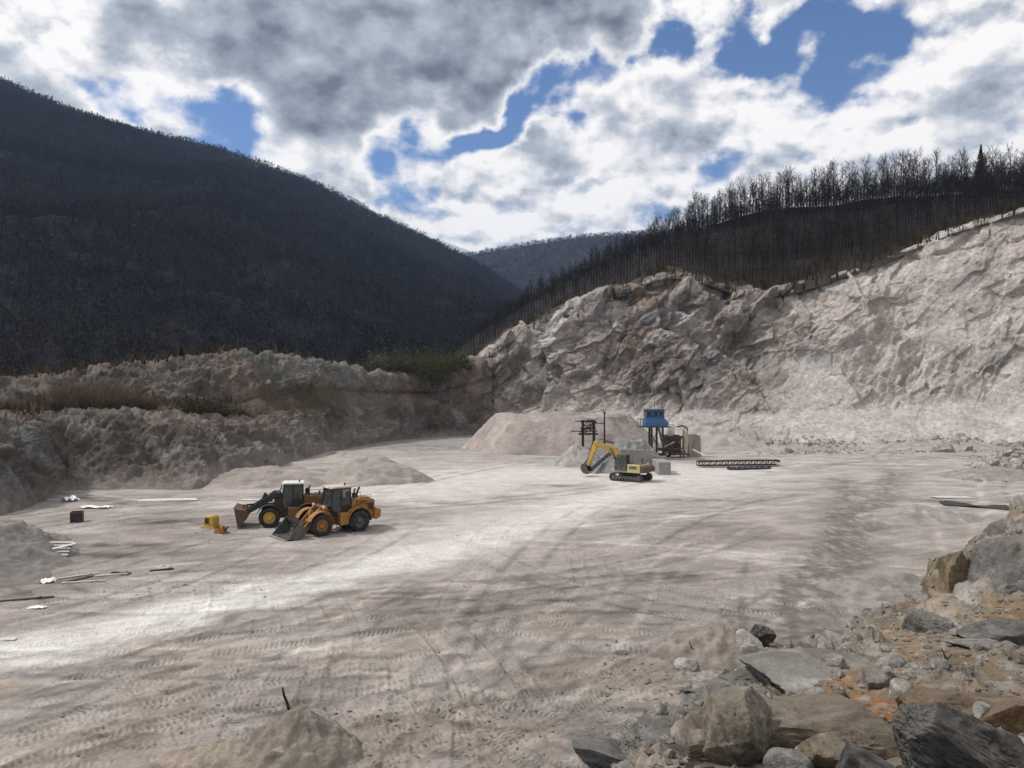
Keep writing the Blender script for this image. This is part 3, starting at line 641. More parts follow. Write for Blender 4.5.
        m = MB(); mid_ = ((piv[0] + tip[0]) / 2 + .2, (piv[1] + tip[1]) / 2 - .1); m.tube([(.7, s_ * .36, 1.0), ((.7 + mid_[0]) / 2, s_ * .36, (1.0 + mid_[1]) / 2)], .085, 8); m.tube([((.7 + mid_[0]) / 2, s_ * .36, (1.0 + mid_[1]) / 2), (mid_[0], s_ * .40, mid_[1])], .05, 8); m.build('lift_cylinder', M['black'], t, smooth=True)
    bc = ((piv[0] + tip[0]) / 2 + .1, (piv[1] + tip[1]) / 2 + .15)
    m = MB(); m.prism([(bc[0] - .1, bc[1] - .5), (bc[0] + .12, bc[1] - .5), (bc[0] + .2, bc[1] + .1), (bc[0] + .02, bc[1] + .5), (bc[0] - .16, bc[1] + .42)], -.12, .12); m.box(((piv[0] + tip[0]) / 2, 0, (piv[1] + tip[1]) / 2), (.22, 1.0, .22)); m.build('bell_crank', arm, t, .02)
    m = MB(); m.tube([(1.0, 0, 2.0), (1.0 + (bc[0] - 1.05) * .6, 0, 2.0 + (bc[1] + .42 - 2.0) * .6)], .1, 8); m.tube([(1.0 + (bc[0] - 1.05) * .6, 0, 2.0 + (bc[1] + .42 - 2.0) * .6), (bc[0] - .05, 0, bc[1] + .42)], .055, 8); m.build('tilt_cylinder', M['bare_edge'] if arm is M['black'] else M['black'], t, smooth=True)
    m = MB(); m.bar((bc[0], 0, bc[1] - .4), (tip2[0] + .1, 0, tip2[1] + .5), .1, .14); m.build('link', arm, t)
    # bucket in its own frame: hinge at origin, lip forward
    bk = bpy.data.objects.new('bucket', None); COL.objects.link(bk); bk.parent = t; bk.location = (tip2[0], 0, tip2[1]); bk.rotation_euler = (0, -bucket_tilt, 0)
    shell = [(1.28, -.28), (.3, -.30)] + arc(.42, .22, .53, 258, 130, 8) + [(.22, .98)]
    th = [(x + .05, z + .045) for x, z in reversed(shell)]; hw = 1.34
    m = MB(); m.prism(shell + th, -hw, hw); m.build('bucket_shell', bucket_mat, bk, .005)
    for s_ in (-1, 1):
        m = MB(); side = [(1.28, -.285)] + shell[1:]; m.prism(side, s_ * (hw + .003), s_ * (hw + .05)); m.build('side_plate', bucket_mat, bk, .005)
    m = MB(); m.prism([(1.2, -.33), (1.2, -.285), (1.5, -.30), (1.5, -.325)], -hw - .06, hw + .06); m.build('cutting_edge', M['bare_edge'], bk)
    for s_ in (-1, 1):
        for ya, zt_ in ((.42, .55), (.68, .3)):
            m = MB(); m.prism([(-.15, -.14), (-.15, zt_), (.05, zt_ + .06), (.0, -.2)], s_ * ya, s_ * (ya + .06)); m.build('hinge_bracket', bucket_mat, bk)
    if word:
        for s_ in (1, -1):
            cu = bpy.data.curves.new('lettering', 'FONT'); cu.body = word; cu.size = .44; cu.extrude = .006; cu.align_x = 'CENTER'
            tmp = bpy.data.objects.new('lettering', cu); COL.objects.link(tmp); bpy.context.view_layer.update(); me = bpy.data.meshes.new_from_object(tmp.evaluated_get(bpy.context.evaluated_depsgraph_get())); bpy.data.objects.remove(tmp); me.materials.clear(); me.materials.append(M['black'])
            o = bpy.data.objects.new('lettering', me); COL.objects.link(o); o.parent = hood; o.location = (-1.9, s_ * .735, 1.93)
            o.rotation_euler = (R(90), 0, R(180) if s_ > 0 else 0)
    return t
def on_floor(px, py): X, Y = gp(px, py); return X, Y, fz(X, Y)
x_, y_ = -13.25, 56.6
wheel_loader('orange yellow wheel loader with grey dozing bucket flat on the ground and black cab doors', (x_, y_, fz(x_, y_) - .03), R(219), M['orange'], M['orange'], M['grey_steel'], M['pale_wood'], (M['orange'], M['grey_steel']), R(-41), R(2), 'CASE', twin_stack=True)
x_, y_ = -17.45, 59.8
wheel_loader('wheel loader with black front, black lift arms, white cab roof and a tipped rusty bucket', (x_, y_, fz(x_, y_) - .03), R(194), M['brown_orange'], M['black'], M['rust'], M['white'], (M['lemon'], M['lemon']), R(-28), R(-50), scale=.98, piv=(.9, 2.5), L1=2.2, fender2=M['black'], front=M['rust'])

# ---- loose pieces in front of the loaders
X, Y, z = on_floor(211.5, 527); t = thing('engine_cover', 'yellow steel box cover with a dark square opening lying on the dusty ground', 'machine cover', (X, Y, z), R(-14))
m = MB(); m.prism([(-.42, .12), (-.42, .78), (-.3, .9), (.28, .92), (.42, .74), (.42, .12)], -.4, .4); b_ = m.build('housing', M['lemon'], t, .04)
m = MB(); m.box((-.12, -.405, .55), (.34, .03, .42)); m.box((-.425, 0, .5), (.03, .5, .45)); m.build('opening', M['black'], b_)  # black plates on the solid housing stand in for its shaded inside
m = MB(); m.box((-.05, 0, .06), (1.15, .95, .12)); m.build('base_plate', M['lemon'], t, .02)
X, Y, z = on_floor(221, 533); t = thing('coupler_bracket', 'orange steel coupler bracket lying between the yellow box cover and the rusty bucket', 'machine part', (X, Y, z), R(-25))
m = MB(); m.prism([(-.5, 0), (-.42, .3), (.1, .55), (.3, .5), (.45, .05), (.2, 0)], -.22, -.12); m.prism([(-.5, 0), (-.42, .3), (.1, .55), (.3, .5), (.45, .05), (.2, 0)], .16, .26); m.box((-.1, .02, .16), (.5, .3, .26)); m.build('bracket_body', M['orange'], t, .02)
m = MB(); m.tube([(.3, .02, .3), (.72, .02, .5)], .06, 8); m.tube([(.35, -.3, .12), (.75, .1, .1)], .05, 8); m.tube([(0, -.32, .45), (0, .36, .45)], .06, 10); m.build('pin', M['grey_steel'], t)

# ------------------------------------------------------------------ tracked excavator
def excavator(label, loc, rz):
    t = thing('excavator', label, 'excavator', loc, rz)
    for s_ in (-1, 1):
        tr = bpy.data.objects.new('track', None); COL.objects.link(tr); tr.parent = t; tr.location = (0, s_ * 1.12, 0)
        out = arc(1.62, .44, .43, 90, -90, 8) + arc(-1.62, .44, .43, 270, 90, 8); inn = [(x * .965, .44 + (z - .44) * .84) for x, z in reversed(out)]
        m = MB(); m.prism(out + inn, -.28, .28)
        for k in range(27):
            for z, sg in ((.02, -1), (.86, 1)): m.box((-1.62 + k * .1246, 0, .44 + sg * .44), (.06, .58, .04))
        m.build('shoes', M['black'], tr)
        m = MB(); m.prism([(-1.45, .28), (-1.45, .62), (1.45, .62), (1.45, .28)], -.16, .16); m.build('side_frame', M['grey_steel'], tr, .02)
        m = MB()
        for x, r_ in ((1.62, .34), (-1.62, .34)): m.lathe([(.001, -.17), (r_, -.17), (r_, .17), (.12, .19), (.001, .19)], (x, 0, .44), 16)
        for k in range(7): m.lathe([(.001, -.2), (.12, -.2), (.12, .2), (.001, .2)], (-1.2 + k * .4, 0, .2), 10)
        m.build('roller', M['grey_steel'], tr, smooth=True)
    m = MB(); m.box((0, 0, .62), (1.5, 1.7, .3)); m.lathe([(.6, .74), (.62, .8), (.62, .98), (.001, .98)], (0, 0, 0), 20, 'z'); m.build('undercarriage', M['black'], t, .02)
    m = MB(); m.prism([(1.3, 1.0), (1.3, 1.22), (-1.1, 1.22), (-2.0, 1.25), (-2.05, 1.02)], -1.25, 1.25); m.prism([(-.1, 1.2), (-.15, 1.95), (-1.75, 1.95), (-1.8, 1.2)], -1.25, 1.23); m.box((.55, -.85, 1.45), (1.3, .75, .5)); up = m.build('upper_body', M['pale_yellow'], t, .04)
    m = MB(); m.box((-.95, 0, 2.0), (1.3, 1.5, .12)); m.build('hood_top', M['grey_steel'], up, .02)
    m = MB(); 
    for s_ in (-1, 1):
        for k in range(6): m.box((-.5 - k * .16, s_ * 1.26, 1.62), (.06, .03, .34))
    m.build('vent_grille', M['black'], up)
    m = MB(); m.prism([(-1.75, 1.05), (-1.78, 1.85), (-2.2, 1.8), (-2.42, 1.55), (-2.4, 1.12)], -1.3, 1.3); m.build('counterweight', M['rust'], t, .06)
    m = MB(); x0, x1, z0, z1, ya, yb = -.05, 1.35, 1.22, 2.95, .38, 1.28
    for y in (ya, yb):
        for a, b in (((x1, z0), (x1, 2.0)), ((x1, 2.0), (x1 - .3, z1)), ((x0, z0), (x0 + .05, z1)), ((x0 + .05, z1), (x1 - .3, z1)), ((.62, z0), (.62, z1)), ((x0, z0), (x1, z0)), ((x0, 1.85), (.62, 1.85))): m.bar((a[0], y, a[1]), (b[0], y, b[1]), .07, .07)
    m.prism([(x0, z1), (x0, z1 + .07), (x1 - .25, z1 + .07), (x1 - .2, z1)], ya - .04, yb + .04); m.prism([(x0, z0), (x0, 1.84), (x1 - .02, 1.7), (x1 - .02, z0)], ya + .02, yb - .01); cab = m.build('cab', M['grey_steel'], t, .01)
    for pts in ([(x1 - .04, 1.72), (x1 - .04, 2.02), (x1 - .32, z1 - .04), (.66, z1 - .04), (.66, 1.78)], [(.58, 1.9), (.58, z1 - .04), (x0 + .1, z1 - .04), (x0 + .06, 1.9)]):
        for y in (ya, yb): m = MB(); m.prism(pts, y - .01, y + .01); m.build('window', M['glass'], cab)
    m = MB(); m.tube([(-1.2, -.5, 2.0), (-1.2, -.5, 2.45), (-1.3, -.5, 2.55)], .06, 8); m.build('exhaust_pipe', M['black'], t)
    # boom, stick, bucket
    A, B, C, D = (.9, 1.55), (2.2, 3.45), (4.7, 4.0), (5.75, 1.35)
    m = MB(); m.prism([(A[0] - .22, A[1]), (A[0] - .1, A[1] + .9), (B[0] - .3, B[1] + .22), (B[0] + .3, B[1] + .42), (C[0], C[1] + .16), (C[0] + .1, C[1] - .1), (B[0] + .4, B[1] - .35), (A[0] + .3, A[1] + .1)], -.26, .2); m.build('boom', M['yellow'], t, .03)
    m = MB(); m.prism([(C[0] - .55, C[1] + .42), (C[0] + .1, C[1] + .3), (C[0] + .35, C[1] - .2), (D[0] + .12, D[1]), (D[0] - .12, D[1] - .1), (C[0] - .15, C[1] - .55)], -.2, .14); m.build('stick', M['lemon'], t, .03)
    def cyl(name, a, b, y, r_=.09):
        m = MB(); c = tuple(a[k] + (b[k] - a[k]) * .6 for k in (0, 1)); m.tube([(a[0], y, a[1]), (c[0], y, c[1])], r_, 8); m.tube([(c[0], y, c[1]), (b[0], y, b[1])], r_ * .55, 8); m.build(name, M['black'], t, smooth=True)
    cyl('boom_cylinder', (1.35, 1.3), (2.5, 3.6), .32); cyl('boom_cylinder', (1.35, 1.3), (2.5, 3.6), -.38); cyl('stick_cylinder', (2.3, 4.15), (4.2, 4.6), -.03); cyl('bucket_cylinder', (5.05, 4.2), (5.75, 2.0), -.03, .07)
    bk = [(0, .1), (.25, .25), (.62, .1), (.75, -.35), (.45, -.85), (-.05, -1.0), (-.45, -.75)]
    inn = [(x * .9 - .03, z * .9) for x, z in reversed(bk)]
    m = MB(); P_ = lambda L_: [(D[0] + x, D[1] + z) for x, z in L_]
    m.prism(P_(bk + inn), -.5, .44); m.prism(P_(bk), -.53, -.5); m.prism(P_(bk), .44, .47); bo = m.build('bucket', M['grey_steel'], t, .01)
    m = MB()
    for k in range(5): m.prism(P_([(-.42, -.78), (-.50, -.66), (-.72, -.60)]), -.47 + k * .22, -.40 + k * .22)
    m.build('teeth', M['bare_edge'], bo)
    m = MB(); m.bar((D[0] + .05, -.03, D[1] + .75), (D[0] + .5, -.03, D[1] + .12), .2, .08); m.build('bucket_link', M['grey_steel'], t)
    return t
X, Y = 13.6, 86.8
excavator('yellow tracked excavator with folded boom and faded cream engine body parked before the grey gravel', (X, Y, fz(X, Y) - .02), math.atan2(.60, -.80))
# ------------------------------------------------------------------ heaps
def heap(name, label, cat, X, Y, rx, ry, h, col, seed, flat=0.0, z0=None, rz=0.0, rough=.06, n=(150, 70), group=None, kind_mat='heap', sink=.25, noise_h=.12):
    th = np.linspace(0, 2 * np.pi, n[0], endpoint=False); r = np.linspace(0, 1, n[1]) ** .8
    TH, RR = np.meshgrid(th, r, indexing='ij'); ct = np.stack([np.cos(TH).ravel() * 2 + seed, np.sin(TH).ravel() * 2, 0 * TH.ravel()], 1)
    rad = 1 + .22 * fbm(ct, 1.1, 3).reshape(TH.shape)
    x = np.cos(TH) * RR * rx * rad; y = np.sin(TH) * RR * ry * rad
    prof = np.clip((1 - RR) / (1 - flat), 0, 1) if flat else 1 - RR
    prof = 1 - np.sqrt(np.clip((1 - prof) ** 2 + .004, 0, 1)) if flat == 0 else prof * (1.0) - .0
    S = np.stack([x.ravel() + seed * 7, y.ravel(), 0 * x.ravel()], 1); e = min(rx, ry)
    z = h * prof * (1 + .25 * fbm(S, e * .5, 3).reshape(TH.shape)) + (noise_h * h * fbm(S, e * .22, 4, off=5) + rough * fbm(S, .35, 3, off=9)).reshape(TH.shape) * np.clip((1 - RR) * 6, 0, 1)
    z = z - sink * RR ** 6
    V = np.stack([x.ravel(), y.ravel(), z.ravel()], 1)
    c = np.full((len(V), 3), 1, np.float32) * np.array(col, np.float32); c = blend(c, tuple(np.array(col) * .68), sstep(-.1, .35, fbm(V + seed, e * .35, 4, off=7)) * .8); c = blend(c, tuple(np.minimum(np.array(col) * 1.35, .62)), sstep(.05, .35, fbm(V + seed, e * .25, 4, off=17)) * .6)
    F_ = grid_faces(n[0], n[1], wrap=True)
    o = mesh_np(name, V, F_, M[kind_mat], c, loc=(X, Y, fz(X, Y) if z0 is None else z0)); o.rotation_euler = (0, 0, rz)
    return tag(o, label, cat, group)
X, Y = gp(374, 484); heap('gravel_heap', 'smooth grey cone of fine gravel on the yard behind the loader cabs', 'gravel heap', X - .9, Y + 4, 7.6, 6.5, 3.0, (.31, .28, .255), 3)
X, Y = gp(270, 490); heap('gravel_heap', 'low spread heap of pinkish grey spoil at the foot of the earth bank', 'gravel heap', X - 3, Y + 9, 15, 9, 1.5, (.30, .262, .24), 5, rough=.16, noise_h=.25)
X, Y = gp(925, 520); heap('gravel_heap', 'low grey cone of gravel beside the dark tarpaulin strip', 'gravel heap', X, Y + 1, 5.5, 3.6, 1.15, (.30, .275, .25), 9)
X, Y = gp(296, 752); heap('dirt_heap', 'brown grey dirt heap with a dead stick standing on its top', 'dirt heap', X, Y + .2, 2.3, 1.8, 1.3, (.215, .188, .16), 12, rough=.10, noise_h=.16)
X, Y = gp(215, 768); heap('dirt_heap', 'low tan dirt ridge next to the heap with the stick', 'dirt heap', X, Y + .6, 2.2, 1.2, .55, (.28, .24, .195), 14, rough=.05)
X, Y = gp(735, 662); heap('dirt_heap', 'brown dirt heap topped with a white boulder and a dark rock', 'dirt heap', X, Y + 1.0, 3.6, 2.2, 1.35, (.235, .205, .18), 17, rough=.07, noise_h=.2)
X, Y = gp(905, 592); heap('gravel_heap', 'small dark grey gravel mound just beyond the pale ledge rocks', 'gravel heap', X, Y + .5, 4.6, 2.6, .9, (.24, .22, .20), 19)
heap('spoil_heap', 'large smooth grey spoil heap with scrap boards and litter at its foot', 'spoil heap', -38.0, 46.0, 11.5, 10, 4.8, (.215, .20, .185), 22, rough=.16, noise_h=.16, n=(260, 130))
# flat topped stock mound behind the machines
heap('stock_mound', 'broad flat topped mound of pale crushed stone with a white crest behind the excavator', 'stock mound', 8.6, 130, 17.5, 15, 5.7, (.33, .29, .265), 28, flat=.62, rough=.25, n=(360, 150), noise_h=.05, sink=.8)
heap('gravel_heap', 'steep heap of fine grey gravel between the excavator and the concrete wall', 'gravel heap', 15.8, 99.8, 5.0, 3.6, 3.7, (.24, .235, .225), 31, flat=.3, rough=.1)
heap('gravel_heap', 'small spill of grey gravel in front of the concrete wall beside the excavator cab', 'gravel heap', 12.6, 94.6, 3.2, 2.0, 1.7, (.25, .245, .235), 32, rough=.08)
heap('gravel_heap', 'grey gravel slope piled under the black sieve frame behind the excavator bucket', 'gravel heap', 9.2, 103.5, 4.2, 3.6, 3.2, (.33, .315, .30), 33, rough=.1)
heap('gravel_heap', 'pale ramp of crushed stone running down beside the blue cabin', 'gravel heap', 33.5, 131, 11, 8, 4.0, (.36, .325, .30), 36, rough=.2)

# ------------------------------------------------------------------ crushing plant on the mound
def P3(px, py, Y): return Vector((xp(px, Y), Y, zp(py, Y)))
# concrete loading wall with sloping wing
t = thing('retaining_wall', 'low grey concrete retaining wall with a stepped end beside the excavator', 'retaining wall', (xp(640, 96), 96, 0))
ox = xp(640, 96)
m = MB(); m.prism([(xp(601, 96) - ox, -.2), (xp(616, 96) - ox, 2.3), (xp(621, 96) - ox, 2.75), (xp(645, 96) - ox, 2.7), (xp(655, 96) - ox, 1.9), (xp(666.5, 96) - ox, 1.85), (xp(666.5, 96) - ox, -.2)], 0, .45); wl = m.build('wall', M['concrete'], t, .03)
m = MB()
for px in (625, 634, 643, 652): m.box((xp(px, 96) - ox, -.06, .85), (.22, .14, 2.0))
m.build('buttress', M['concrete'], t, .02)
m = MB(); m.box((xp(661, 94) - ox, -2.2, .7), (1.5, 4.2, 1.75)); m.build('end_block', M['concrete'], t, .05)
# dark slanting line along the gravel, modelled as a steel chute
m = MB(); a, b = P3(591, 470, 93), P3(615, 449, 96); m.bar(a, b, .55, .14); m.bar(a + Vector((0, -.3, .12)), b + Vector((0, -.3, .12)), .05, .25); m.bar(a + Vector((0, .3, .12)), b + Vector((0, .3, .12)), .05, .25)
o = m.build('plate', M['grey_steel']); tag(o, 'narrow steel chute slanting from the gravel up to the concrete wall', 'plate')
# black screening frame
YS = 104
t = thing('screening_frame', 'black sieve frame with spoked wheels standing on two tall posts', 'sieve frame', (xp(588, YS), YS, 0)); bx = xp(588, YS)
def L_(px, py): return (xp(px, YS) - bx, zp(py, YS))
for px, lo, yy in ((583, 462, -.6), (594, 458, -.6), (583, 462, .9), (594, 458, .9)):
    m = MB(); a = L_(px, lo); m.box((a[0], yy, (max(a[1], -.1) + L_(px, 420)[1]) / 2), (.2, .2, L_(px, 420)[1] - max(a[1], -.1))); m.build('post', M['black'], t)
m = MB(); a, b = L_(580, 434), L_(596, 424); m.box(((a[0] + b[0]) / 2, .15, a[1]), (2.6, 1.9, .16)); m.box(((a[0] + b[0]) / 2, .15, (a[1] + b[1]) / 2 + .1), (2.1, 1.6, .12)); m.box(((a[0] + b[0]) / 2, .15, b[1] + .35), (2.0, 1.5, .14))
for y in (-.7, .95):
    m.bar((a[0], y, a[1]), (b[0], y, b[1] + .4), .1, .1); m.bar((b[0], y, a[1]), (a[0], y, b[1] + .4), .1, .1)
m.build('deck', M['black'], t)
for px, py in ((584, 429), (591, 427), (589, 422)):
    m = MB(); a = L_(px, py); m.lathe([(.42, -.1), (.5, -.1), (.5, .1), (.42, .1), (.42, -.1)], (a[0], -.85, a[1]), 16)
    for k in range(6): m.bar((a[0], -.85, a[1]), (a[0] + .46 * math.cos(k * 1.047), -.85, a[1] + .46 * math.sin(k * 1.047)), .05, .05)
    m.build('wheel', M['black'], t)
m = MB(); a, b = L_(571, 431), L_(597, 431); m.bar((a[0], -.5, a[1]), (b[0], -.5, b[1]), .12, .14); a, b = L_(594, 423), L_(605, 423.5); m.bar((a[0], .2, a[1]), (b[0], .2, b[1]), .1, .12); a, b = L_(575, 421.5), L_(595, 420.5); m.bar((a[0], .2, a[1]), (b[0], .2, b[1]), .1, .12); m.build('cross_beam', M['black'], t)
m = MB(); a, b = P3(604.5, 447, YS), P3(604.5, 413.5, YS); m.tube([a, b], [.13, .1], 8); m.lathe([(.16, 0), (.16, .25), (.001, .3)], b, 8, 'z'); o = m.build('pole', M['black']); tag(o, 'single dark steel pole rising above the white crest of the mound', 'pole')
# broken white slab below the frame
def rock_mesh(name, seed, sub, col, mat, shape=(1, 1, 1), f=(.5, .35), r=1.0, tone=.35):
    bm = bmesh.new(); bmesh.ops.create_icosphere(bm, subdivisions=sub, radius=1); V = np.array([v.co[:] for v in bm.verts], np.float32); F_ = np.array([[v.index for v in q.verts] for q in bm.faces], np.int32); bm.free()
    Nn = V.copy(); S = V + seed * 5.31
    k = np.random.default_rng(seed + 900); pl = k.normal(size=(20, 3)); pl /= np.linalg.norm(pl, axis=1)[:, None]; hh = k.uniform(.52, .88, 20)
    s = np.ones(len(V)); dd = V @ pl.T                      # cut by planes: broken stone
    lim = np.where(dd > .05, hh[None] / np.maximum(dd, .05), 9).min(1); rr = np.minimum(1, lim)
    rr = rr + .06 * fbm(S, .9, 3) + .10 * facets(S, f[0], .5, .08, seed % 7) + .08 * facets(S, f[1] * .45, .6, .06, 3) + .045 * fbm(S * [1, 1, 2.2], .22, 5, .65, ridged=True)
    V = Nn * rr[:, None] * np.array(shape) * r
    c = np.full((len(V), 3), 1, np.float32) * np.array(col, np.float32); c = blend(c, tuple(np.array(col) * (1 - tone)), sstep(-.05, .3, fbm(S, .6, 5, off=3))); c = blend(c, tuple(np.minimum(np.array(col) * 1.7 + .03, .62)), sstep(.12, .35, fbm(S, .5, 5, off=13)) * .7)
    return V, F_, c
# blue control cabin on legs
YC = 112
bx = xp(655, YC)
def Q(px, py): return (xp(px, YC) - bx, zp(py, YC))
t = thing('control_cabin', 'bright blue steel control cabin on tall legs above the stone yard', 'cabin', (bx, YC, 0))
fl = Q(655, 426)[1]
m = MB(); x0, x1 = Q(645, 420)[0], Q(663, 420)[0]; zt = Q(655, 410)[1]; zm = Q(655, 418.5)[1]
m.prism([(x0, zm), (x0, zm + .25), (x1, zm + .25), (x1, zm)], -1.0, 1.0); m.prism([(x0, zt - .2), (x0, zt), (x1, zt), (x1, zt - .2)], -1.0, 1.0)
for x in (x0 + .06, x0 + (x1 - x0) * .34, x0 + (x1 - x0) * .68, x1 - .06):
    for y in (-.94, .94): m.box((x, y, (zm + zt) / 2), (.16, .12, zt - zm))
m.box(((x0 + x1) / 2, .95, (zm + zt) / 2), (x1 - x0, .06, zt - zm)); m.build('cabin_body', M['blue'], t, .01)
m = MB(); m.prism([(x0 - .25, fl), (x0 - .1, zm), (x1 + .1, zm), (x1 + .75, fl + .35), (x1 + .3, fl)], -1.15, 1.15); m.build('skirt', M['blue'], t, .03)
m = MB(); m.prism([(x0 - .12, zt), (x0 - .12, zt + .1), (x1 + .2, zt + .14), (x1 + .2, zt)], -1.15, 1.15); m.build('roof', M['grey_steel'], t, .01)
for k in range(3):
    xa, xb = x0 + .1 + (x1 - x0) * .34 * k, x0 + (x1 - x0) * .34 * (k + 1) - .05
    m = MB(); m.box(((xa + xb) / 2, -.93, (zm + zt) / 2 + .03), (xb - xa, .03, zt - zm - .4)); m.build('window', M['glass'], t)
for s_ in (x0 + .02, x1 - .02):
    m = MB(); m.box((s_, 0, (zm + zt) / 2 + .03), (.03, 1.6, zt - zm - .4)); m.build('window', M['glass'], t)
m = MB(); a = Q(638, 427); b = Q(669, 427); m.box(((a[0] + b[0]) / 2, 0, fl - .1), (b[0] - a[0], 2.6, .14)); m.build('platform', M['rust'], t)
m = MB()
for px in (639, 642): a = Q(px, 427); m.box((a[0], -1.2, fl + .5), (.05, .05, 1.1)); m.box((a[0], 1.2, fl + .5), (.05, .05, 1.1))
a, b = Q(639, 427), Q(645, 427); m.bar((a[0], -1.2, fl + 1.0), (b[0], -1.2, fl + 1.0), .05, .05); m.bar((a[0], 1.2, fl + 1.0), (b[0], 1.2, fl + 1.0), .05, .05); m.bar((a[0], -1.2, fl + 1.0), (a[0], 1.2, fl + 1.0), .05, .05); m.build('railing', M['rust'], t)
for px, y in ((650.5, -.9), (655.5, -.9), (650.5, .9), (664, .9)):
    m = MB(); a = Q(px, 427); m.box((a[0], y, fl / 2 - .15), (.26, .26, fl)); m.build('leg', M['black'], t)
m = MB(); a, b = Q(650.5, 440), Q(655.5, 430); m.bar((a[0], -.9, 2), (b[0], -.9, 4), .08, .08); m.bar((a[0], -.9, 4), (b[0], -.9, 2), .08, .08); m.build('brace', M['black'], t)
for px, h_ in ((655.5, 2.9), (663, 2.2)): m = MB(); a = Q(px, 427); m.tube([(a[0], .6, zt), (a[0], .6, zt + h_)], .035, 6); m.build('antenna', M['black'], t)
st = MB(); a = Q(656.5, 428); b = Q(664, 448)                    # lattice stair
for y in (-1.9, -1.2): st.bar((a[0], y, fl - .2), (b[0], y, .3), .07, .2)
for k in range(14): q = k / 13; st.box((a[0] + (b[0] - a[0]) * q, -1.55, fl - .2 + (.3 - fl + .2) * q), (.28, .7, .04))
for q in (0, .33, .66, 1): st.box((a[0] + (b[0] - a[0]) * q, -1.9, fl + .35 + (.3 - fl + .2) * q), (.04, .04, 1.0))
st.bar((a[0], -1.9, fl + .8), (b[0], -1.9, 1.3), .05, .05); st.build('stair', M['grey_steel'], t)
# crusher: rusty hopper, white tank, belts
YK = 114; bx = xp(673, YK)
def Q(px, py): return (xp(px, YK) - bx, zp(py, YK))
t = thing('stone_crusher', 'rusty brown stone crusher with tapering hopper between the blue cabin and the timber posts', 'stone crusher', (bx, YK, 0))
m = MB(); a, b, c_, d_ = Q(664, 436), Q(681, 436), Q(677, 444), Q(668, 444)
m.add([(a[0], -1.3, a[1]), (b[0], -1.3, b[1]), (b[0], 1.3, b[1]), (a[0], 1.3, a[1]), (d_[0], -.7, d_[1]), (c_[0], -.7, c_[1]), (c_[0], .7, c_[1]), (d_[0], .7, d_[1])], [(0, 1, 5, 4), (1, 2, 6, 5), (2, 3, 7, 6), (3, 0, 4, 7), (4, 5, 6, 7)])
m.box(((a[0] + b[0]) / 2, -1.32, a[1]), (b[0] - a[0] + .1, .1, .2)); m.box(((a[0] + b[0]) / 2, 1.32, a[1]), (b[0] - a[0] + .1, .1, .2)); m.build('hopper', M['rust'], t)
m = MB(); m.box((Q(672, 0)[0], 0, 1.55), (2.0, 1.6, 1.3)); m.box((Q(676, 0)[0], -.4, .7), (2.6, 1.4, .6)); m.build('crusher_body', M['black'], t, .05)
m = MB(); a = Q(668, 447); m.lathe([(.5, -.12), (.62, -.12), (.62, .12), (.5, .12), (.1, .1), (.1, -.1), (.5, -.12)], (a[0], -1.1, 1.6), 20); m.build('flywheel', M['rust'], t)
for px, yy in ((664, -1.1), (682, -1.1), (664, 1.1), (682, 1.1)): m = MB(); m.box((Q(px, 0)[0], yy, Q(0, 436)[1] / 2 - .15), (.18, .18, Q(0, 436)[1])); m.build('leg', M['rust'], t)
m = MB(); a, b = Q(660, 447), Q(672, 441); m.bar((a[0], -1.6, a[1]), (b[0], -1.6, b[1]), .8, .12); m.build('feed_plate', M['pale_wood'], t)
bx2 = xp(669, 116); t = thing('water_tank', 'small dirty white round tank behind the rusty crusher', 'tank', (bx2, 116, 0))
m = MB(); m.lathe([(.001, 3.1), (.8, 3.1), (.85, 3.2), (.85, 4.75), (.7, 5.0), (.001, 5.1)], (0, 0, 0), 20, 'z'); m.build('tank_shell', M['white'], t, smooth=True)
m = MB()
for sx_ in (-.6, .6):
    for sy_ in (-.6, .6): m.box((sx_, sy_, 1.5), (.14, .14, 3.4))
m.box((0, 0, 3.05), (1.6, 1.6, .1)); m.build('stand', M['rust'], t)
m = MB(); a, b = P3(682, 430, 115), P3(690, 438, 115); m.tube([P3(677, 427, 115), P3(682, 425.5, 115), P3(687, 428, 115), P3(688, 436, 115)], .12, 8); o = m.build('bent_pipe', M['rust']); tag(o, 'bent rusty pipe arching over the timber posts beside the crusher', 'pipe')
for k, (px, top, lab) in enumerate(((683.5, 430, 'pale timber post nearest to the rusty crusher, topped by the bent pipe'), (686.5, 431, 'tallest pale timber post in the middle of the screen by the crusher'), (690, 434, 'short weathered timber post leaning at the concrete pillar'))):
    a, b = P3(px - .5, 452, 113), P3(px + .3 + k * .3, top, 113); m = MB(); m.bar(a + Vector((0, 0, -.3)), b, .34, .34); o = m.build('timber_post', M['wood'] if k != 1 else M['pale_wood'], None, .03); tag(o, lab, 'post')
m = MB(); a = P3(694, 0, 115); m.prism([(a.x - .95, -.2), (a.x - .85, zp(436, 115)), (a.x - .2, zp(433, 115)), (a.x + .8, zp(435.5, 115)), (a.x + 1.0, -.2)], 114.3, 115.8); o = m.build('concrete_pillar', M['concrete'], None, .08); tag(o, 'thick pale concrete pillar at the end of the timber posts', 'pillar', kind='thing')
m = MB(); m.bar(P3(693, 449.5, 110), P3(706, 456, 106), .18, .14); o = m.build('plank', M['pale_wood']); tag(o, 'pale plank leaning down from the concrete pillar to the yard', 'plank')
